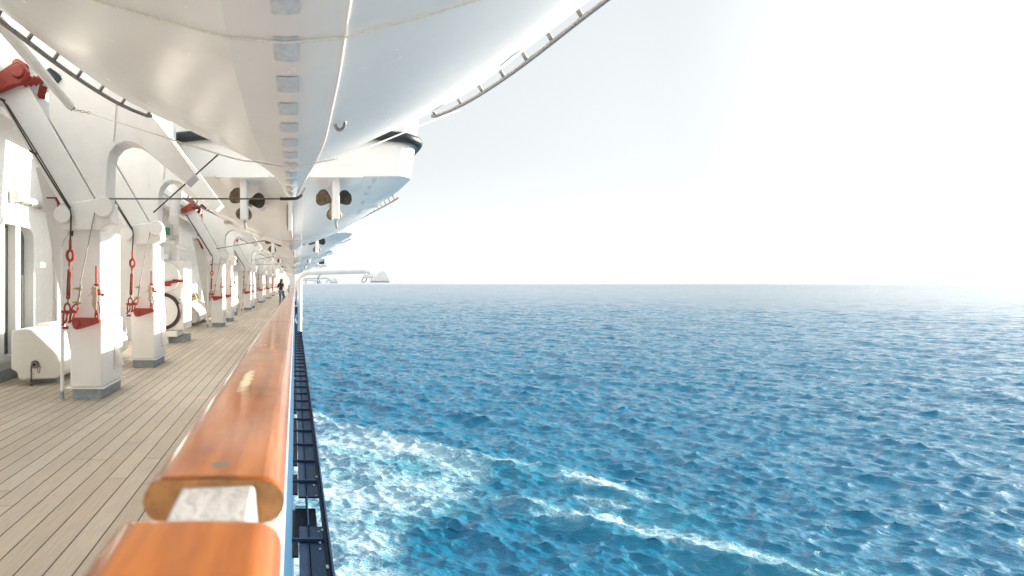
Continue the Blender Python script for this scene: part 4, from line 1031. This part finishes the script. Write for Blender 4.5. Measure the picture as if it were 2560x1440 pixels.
lab_l = ["rounded white locker with a rusty chain, behind the nearest davit", "white locker beside the third davit, with a cream crate on top", "white locker beyond the fourth davit by the wall", "far white locker beyond the sixth davit by the wall"]
for k in range(4):
    l = lk if k == 0 else copy_tree(lk); l.location = (-3.55, 7.94 + PITCH * k - (0.6 if k else 0), 0); l['label'] = lab_l[k]
cr = empty("cream_crate", (-3.42, 18.7, 0.79), "cream ribbed metal crate tilted on top of a white locker", "crate"); cr.rotation_euler = (0, R(-24), 0)
m = MB(); m.box(-0.30, 0.32, -0.2, 0.25, 0.0, 0.22); m.build("crate_body", M['cream'], cr, 0.01)
for q in range(5): MB().box(-0.31 + q * 0.05, -0.285 + q * 0.05, -0.215, -0.201, 0.005, 0.215).build("rib", M['black'] if q % 2 else M['cream'], cr)
MB().box(-0.05, 0.30, -0.208, -0.201, 0.10, 0.125).build("slot", M['black'], cr)

def build_winch():
    root = empty("winch", (-3.05, 0, 0), "", "winch", "white boat winches")
    W = M['steel']
    MB().box(-0.45, 0.46, 0.0, 0.95, 0.30, 1.95).build("housing", W, root, 0.05, seg=3)
    m = MB(); m.lathe([(0.30, -0.055), (0.41, -0.055), (0.43, -0.03), (0.43, 0.0)], (-0.05, 0, 0.75), 'Y', 48); d_o = m.build("drum_rim", M['drum'], root)
    MB().lathe([(0.001, -0.075), (0.30, -0.075), (0.352, -0.062), (0.352, -0.04)], (-0.05, 0, 0.75), 'Y', 48).build("drum_face", W, root)
    MB().lathe([(0.001, -0.10), (0.09, -0.10), (0.10, -0.07)], (-0.05, 0, 0.75), 'Y', 24).build("hub_cap", M['orangeb'], root)
    MB().lathe([(0.001, -0.06), (0.25, -0.06), (0.36, -0.04), (0.38, 0.0)], (-0.02, 0, 1.55), 'Y', 40).build("gear_cover", W, root)
    lv = MB(); lv.box(-0.35, 0.16, -0.13, -0.065, 1.34, 1.45); lv.tube([(0.05, -0.1, 1.42), (0.40, -0.10, 1.47)], 0.035, 8); lv.build("brake_lever", M['red'], root, 0.01)
    MB().tube([(0.20, -0.10, 1.47), (0.44, -0.10, 1.46)], 0.03, 8).build("lever_linkage", M['hose'], root)
    MB().box(-0.42, 0.30, -0.12, 0.6, 0.16, 0.298).build("bed_frame", W, root, 0.01)
    MB().box(-0.40, 0.44, 0.1, 0.9, 0.001, 0.158).build("winch_foot", M['grey'], root)
    MB().cyl((0.05, -0.05, 0.001), (0.05, -0.05, 0.158), 0.045, 12).build("leg", W, root)
    MB().lathe([(0.03, -0.03), (0.055, -0.03), (0.06, 0.0)], (0.34, 0, 1.02), 'Y', 16).build("port_ring", W, root)
    m = MB(); m.tube([(0.40, -0.03, 1.28), (0.385, -0.03, 1.08), (0.42, -0.03, 0.95)], 0.018, 8); m.build("conduit", W, root)
    m = MB(); m.tube([(0.15, 0.3, 1.95), (0.15, 0.3, 2.9), (0.22, 0.3, 3.9)], 0.12, 14); m.build("cable_trunk", W, root)
    m = MB(); m.box(0.08, 0.30, 0.08, 0.16, 2.55, 3.05); m.build("lug_plate", W, root, 0.04, seg=3)
    m = MB(); m.tube([(-0.1, 0.1, 2.42), (0.22, 0.1, 2.38)], 0.05, 10); m.tube([(0.26, 0.12, 2.30), (0.46, 0.12, 2.22)], 0.06, 10); m.tube([(-0.12, 0.1, 1.95), (-0.12, 0.1, 2.5)], 0.06, 10); m.box(-0.06, 0.06, 0.0, 0.1, 1.96, 2.10); m.build("valve_gear", W, root, 0.008)
    return root
wc = build_winch(); labw = ["white winch with dark drum rim, just past the second davit", "white winch past the fourth davit, mostly hidden behind it", "white winch past the sixth davit", "white winch past the eighth davit"]
for k in range(4):
    w = wc if k == 0 else copy_tree(wc); w.location = (-3.05, 13.6 + PITCH * k, 0); w['label'] = labw[k]
cb = empty("brown_figure_boxes", (-3.5, 35.6, 0.0), "narrow orange brown boxes with a mottled dark upper half, standing in for a partly hidden figure beside a far winch", "stand-in figure")  # plain boxes standing in for a partly hidden person
MB().box(-0.12, 0.09, 0, 0.4, 0.04, 0.50).build("lower_box", M['orangeb'], cb, 0.01); MB().box(-0.13, 0.10, -0.01, 0.41, 0.001, 0.038).build("plinth", M['black'], cb)
MB().prism_y([(-0.10, 0.502), (0.09, 0.502), (0.09, 0.80), (0.03, 0.86), (0.0, 1.0), (-0.08, 1.0)], 0.05, 0.35).build("dark_cover", M['mottled'], cb, 0.02)

# number signs
def text_mesh(txt, size):
    cu = bpy.data.curves.new("text", 'FONT'); cu.body = txt; cu.size = size; cu.extrude = 0.002; cu.align_x = 'CENTER'; cu.align_y = 'CENTER'
    o = bpy.data.objects.new("tmp", cu); col.objects.link(o); dg = bpy.context.evaluated_depsgraph_get()
    me = bpy.data.meshes.new_from_object(o.evaluated_get(dg)); bpy.data.objects.remove(o); return me
def sign(loc, label):
    s = empty("number_sign", loc, label, "sign", "green station number signs")
    MB().box(-0.24, 0.17, 0.0, 0.02, -0.16, 0.16).build("backing", M['plateg'], s, 0.004)
    MB().box(-0.26, 0.105, -0.012, -0.001, -0.085, 0.085).build("green_panel", M['green'], s)
    me = text_mesh("9", 0.19); me.materials.clear(); me.materials.append(M['white'])
    t = bpy.data.objects.new("numeral", me); col.objects.link(t); t.parent = s; t.location = (-0.075, -0.0155, -0.003); t.rotation_euler = (R(90), 0, 0)
    MB().box(-0.20, -0.14, 0.021, 0.05, -0.16, 1.3).build("hanger", M['steel'], s)
    return s
sign((-3.02, 13.5, 2.62), "green number 9 sign on a grey backing above the near winch")
sign((-3.02, 13.5 + PITCH, 2.62), "small far green sign hung past the fourth davit")

wl = empty("wall_lamp", (-4.19, 9.2, 2.68), "long white tube lamp on the wall above the windows", "lamp")
MB().tube([(0.07, -0.62, 0), (0.07, 0.62, 0)], 0.055, 14).build("tube_cover", M['lens'], wl)
MB().box(0.0, 0.05, -0.68, 0.68, -0.03, 0.05).build("lamp_base", M['steel'], wl, 0.006)
for s_ in (-1, 1): MB().box(0.0, 0.14, s_ * 0.66 - 0.05, s_ * 0.66 + 0.05, -0.07, 0.09).build("end_cap", M['steel'], wl, 0.012)
for q in range(4): MB().box(0.055, 0.10, -0.5 + q * 0.31, -0.46 + q * 0.31, -0.08, -0.05).build("clip", M['galv'], wl)
cl = empty("wall_conduit", (-4.17, 10.1, 1.9), "thin white conduit with a small junction box on the wall", "conduit")
MB().tube([(0, 0, -1.6), (0, 0, 0.55)], 0.022, 8).build("conduit_pipe", M['steel'], cl); MB().box(-0.02, 0.10, -0.08, 0.12, -0.12, 0.02).build("junction_box", M['steel'], cl, 0.01)
MB().tube(smooth_pts([(0.05, 0, 0.02), (0.1, 0.02, 0.25), (0.06, 0.1, 0.55)], 5), 0.006, 6).build("cable", M['black'], cl)

# rope ladder bundle near the far end
ld = empty("embarkation_ladder", (-2.55, 62, 0.2), "tall rolled ladder with red rungs standing near the far bulkhead", "ladder")
MB().tube([(-0.18, 0, 0), (-0.10, 0, 1.6), (0.06, 0, 2.9), (0.20, 0, 3.5)], 0.04, 6).build("ladder_rope", M['ropew'], ld)
MB().tube([(0.22, 0, 0), (0.28, 0, 1.6), (0.30, 0, 2.9), (0.24, 0, 3.5)], 0.04, 6).build("ladder_rope", M['ropew'], ld)
for q in range(16):
    z = 0.15 + q * 0.2; MB().box(-0.17 + 0.010 * q, 0.25, -0.03, 0.03, z, z + 0.07).build("rung", M['red'], ld)

# ------------------------------------------------------------------ floodlight posts on the deck edge
def build_flood():
    root = empty("floodlight_post", (0.145, 0, 0.14), "", "floodlight", "floodlight posts on the deck edge")
    m = MB(); pts = [(0, 0, -0.30), (0, 0, 1.26)] + arc((0.30, 0, 1.26), 0.30, 180, 90, 10)[1:] + [(2.0, 0, 1.60)]
    pts = [(0, 0, -0.30), (0, 0, 1.30)] + [(0.30 - 0.30 * math.cos(R(a)), 0, 1.30 + 0.32 * math.sin(R(a))) for a in range(10, 91, 10)] + [(2.08, 0, 1.67)]
    m.tube(pts, 0.080, 16); m.build("pole", M['steel'], root)
    m = MB(); m.tube([(2.08, 0, 1.67), (2.16, 0, 1.67)], 0.09, 14); m.tube([(2.16, 0, 1.67), (2.24, 0, 1.66)], 0.05, 10); m.tube([(2.24, 0, 1.66), (2.42, 0, 1.50)], 0.07, 10); m.build("arm_joint", M['steel'], root)
    h = MB(); h.prism_y([(2.33, 1.33), (2.34, 1.42), (2.42, 1.52), (2.52, 1.57), (2.57, 1.63), (2.65, 1.68), (2.74, 1.68), (2.83, 1.62), (2.90, 1.50), (2.94, 1.40), (2.94, 1.33)], -0.2, 0.2); h_o = h.build("lamp_head", M['gel'], root, 0.03, seg=3)
    MB().box(2.33, 2.91, -0.21, 0.21, 1.295, 1.325).build("lamp_rim", M['galv'], h_o)
    m = MB(); m.box(2.10, 2.36, -0.10, 0.10, 1.44, 1.56); m.build("gear_box", M['steel'], root, 0.03)
    m = MB(); m.tube(smooth_pts([(2.1, 0, 1.48), (2.04, 0.0, 1.36), (2.07, 0, 1.30), (2.16, 0, 1.34), (2.20, 0, 1.46)], 6), 0.012, 6); m.build("cable_loop", M['wire'], root)
    m = MB(); m.tube(smooth_pts([(0.72, 0, 1.58), (0.62, 0, 1.48), (0.58, 0, 1.32), (0.62, 0, 1.27), (0.65, 0, 1.38), (0.60, 0, 1.50)], 6), 0.014, 6); m.build("cable_loop", M['wire'], root)
    for z_ in (0.0, 0.5): MB().box(-0.172, -0.07, -0.05, 0.05, z_, z_ + 0.06).build("clamp_bracket", M['steel'], root, 0.006)
    return root
fl = build_flood(); labf = ["white floodlight post nearest the camera, arm reaching over the sea", "second white floodlight post, behind the nearest floodlight arm", "third white floodlight post, small near the horizon"]
for k, y in enumerate((19.0, 41.5, 66.0)):
    f = fl if k == 0 else copy_tree(fl); f.location = (0.145, y, 0.14); f['label'] = labf[k]
# small cable coil hanging at the ledge's far end
cc = empty("cable_coil", (0.05, 23.0, lz + 0.45), "dark coiled cable hanging outside the bulwark below the nearest floodlight", "cable")
m = MB()
for q in range(4): m.tube([(0.06 + 0.10 * math.cos(R(t)), q * 0.05, 0.2 + 0.16 * math.sin(R(t)) + q * 0.03) for t in range(0, 360, 24)], 0.012, 6, closed=True)
m.build("coil_loop", M['bulk'], cc)
m = MB(); m.tube(smooth_pts([(0.2, 0, 0.4), (0.24, 0, 0.0), (0.2, 0, -0.42)], 6), 0.02, 6); m.build("cable_tail", M['black'], cc)
pnl = MB(); pnl.box(-0.10, 0.10, -0.005, 0.005, 0.0, 0.34)
dp_o = tag(pnl.build("dark_panel", M['black'], None, 0.003), "small dark panel propped at a slant on the handrail near the person", "panel")
dp_o.location = (-0.33, 26.5, 1.06); dp_o.rotation_euler = (0, R(40), R(70))

# ------------------------------------------------------------------ the person
def skin_mesh(name, verts, edges, radii, mat, parent, sub=2, root_i=0):
    me = bpy.data.meshes.new(name); me.from_pydata(verts, edges, [])
    o = bpy.data.objects.new(name, me); col.objects.link(o)
    sk = o.modifiers.new("skin", 'SKIN'); sk.use_smooth_shade = True
    for i, r in enumerate(radii):
        d = me.skin_vertices[0].data[i]; d.radius = r if isinstance(r, tuple) else (r, r)
    me.skin_vertices[0].data[root_i].use_root = True
    sb = o.modifiers.new("sub", 'SUBSURF'); sb.levels = sub; sb.render_levels = sub
    dg = bpy.context.evaluated_depsgraph_get(); m2 = bpy.data.meshes.new_from_object(o.evaluated_get(dg))
    bpy.data.objects.remove(o)
    m2.materials.clear(); m2.materials.append(mat)
    for p in m2.polygons: p.use_smooth = True; p.material_index = 0
    o2 = bpy.data.objects.new(name, m2); col.objects.link(o2); o2.parent = parent
    return o2
# local frame: x = towards the sea, y = away from the camera; she stands side-on, facing the rail and half away
pe = empty("person", (-0.93, 38.2, 0), "person with dark bobbed hair, black top and jeans, one foot raised by the rail", "person")
J = {'pel': (0, 0, .93), 'spine': (0.0, .01, 1.10), 'chest': (-0.01, .02, 1.30), 'neck': (0.02, .03, 1.46), 'head': (0.055, .04, 1.55), 'crown': (0.06, .04, 1.67),
     'shL': (-0.13, .10, 1.38), 'elL': (-0.24, .02, 1.13), 'haL': (-0.03, .14, 1.02), 'shR': (0.11, -.06, 1.38), 'elR': (0.20, -.04, 1.12), 'haR': (0.33, .10, 1.03),
     'hiL': (-0.075, .03, .88), 'knL': (-0.06, .05, .47), 'anL': (-0.085, .02, .09), 'toL': (-0.02, .10, .03),
     'hiR': (0.09, -.02, .88), 'knR': (0.19, .06, .50), 'anR': (0.10, -.14, .28), 'toR': (0.24, -.16, .33)}
keys = list(J); ix = {k_: i for i, k_ in enumerate(keys)}
E = [('pel', 'spine'), ('spine', 'chest'), ('chest', 'neck'), ('neck', 'head'), ('head', 'crown'), ('chest', 'shL'), ('shL', 'elL'), ('elL', 'haL'), ('chest', 'shR'), ('shR', 'elR'), ('elR', 'haR'),
     ('pel', 'hiL'), ('hiL', 'knL'), ('knL', 'anL'), ('anL', 'toL'), ('pel', 'hiR'), ('hiR', 'knR'), ('knR', 'anR'), ('anR', 'toR')]
RAD = {'pel': .13, 'spine': .11, 'chest': .125, 'neck': .055, 'head': .085, 'crown': .07, 'shL': .06, 'elL': .042, 'haL': .03, 'shR': .06, 'elR': .042, 'haR': .03, 'hiL': .095, 'knL': .06, 'anL': .042, 'toL': .03, 'hiR': .095, 'knR': .06, 'anR': .042, 'toR': .03}
body = skin_mesh("body", [J[k_] for k_ in keys], [(ix[a], ix[b]) for a, b in E], [RAD[k_] for k_ in keys], M['skin'], pe)
def garment(name, ks, es, grow, mat, over={}):
    vs = [over.get(k_, J[k_]) for k_ in ks]; im = {k_: i for i, k_ in enumerate(ks)}
    return skin_mesh(name, vs, [(im[a], im[b]) for a, b in es], [RAD[k_] + grow for k_ in ks], mat, pe)
garment("shirt", ['spine', 'pel', 'chest', 'shL', 'elL', 'shR', 'elR'], [('pel', 'spine'), ('spine', 'chest'), ('chest', 'shL'), ('shL', 'elL'), ('chest', 'shR'), ('shR', 'elR')], 0.022, M['shirt'], {'pel': (0, 0, 1.02), 'elR': (0.17, -.05, 1.22)})
garment("jeans", ['pel', 'hiL', 'knL', 'anL', 'hiR', 'knR', 'anR'], [('pel', 'hiL'), ('hiL', 'knL'), ('knL', 'anL'), ('pel', 'hiR'), ('hiR', 'knR'), ('knR', 'anR')], 0.016, M['jeans'], {'pel': (0, 0, .96)})
h = MB(); h.ball((0.03, .03, 1.60), 0.105, 0.12, 0.115); h.ball((-0.01, .0, 1.52), 0.085, 0.10, 0.11); h.build("hair", M['hair'], pe)
f = MB(); f.ball((0.148, .05, 1.575), 0.014, 0.012, 0.02); f.ball((0.140, .05, 1.535), 0.008, 0.02, 0.006); f.ball((0.095, -0.045, 1.57), 0.012, 0.008, 0.022); f.build("face_features", M['skin'], pe)
f = MB(); f.ball((0.132, .020, 1.60), 0.008); f.ball((0.132, .078, 1.60), 0.008); f.build("eye", M['black'], pe)
for nm in ('haL', 'haR'):
    hx, hy, hz = J[nm]; sgn = 1 if nm == 'haR' else -1
    for q in range(4):
        y0 = hy + (q - 1.5) * 0.017; ln_ = (.055, .07, .066, .05)[q]
        MB().tube([(hx + 0.02, y0, hz), (hx + 0.02 + ln_ * .6, y0, hz - 0.012), (hx + 0.02 + ln_, y0, hz - 0.035)], [.0085, .008, .006], 6).build("finger", M['skin'], pe)
    MB().tube([(hx, hy - 0.03, hz), (hx + 0.03, hy - 0.05, hz - 0.01), (hx + 0.055, hy - 0.05, hz - 0.02)], [.01, .009, .007], 6).build("thumb", M['skin'], pe)
for a_, t_ in (('anL', 'toL'), ('anR', 'toR')):
    a = Vector(J[a_]); t = Vector(J[t_]); d = (t - a); MB().tube([a - Vector((0, 0, .05)) - d * .3, a - Vector((0, 0, .055)), t + d * .15], [.035, .045, .03], 8).build("shoe", M['shoe'], pe)
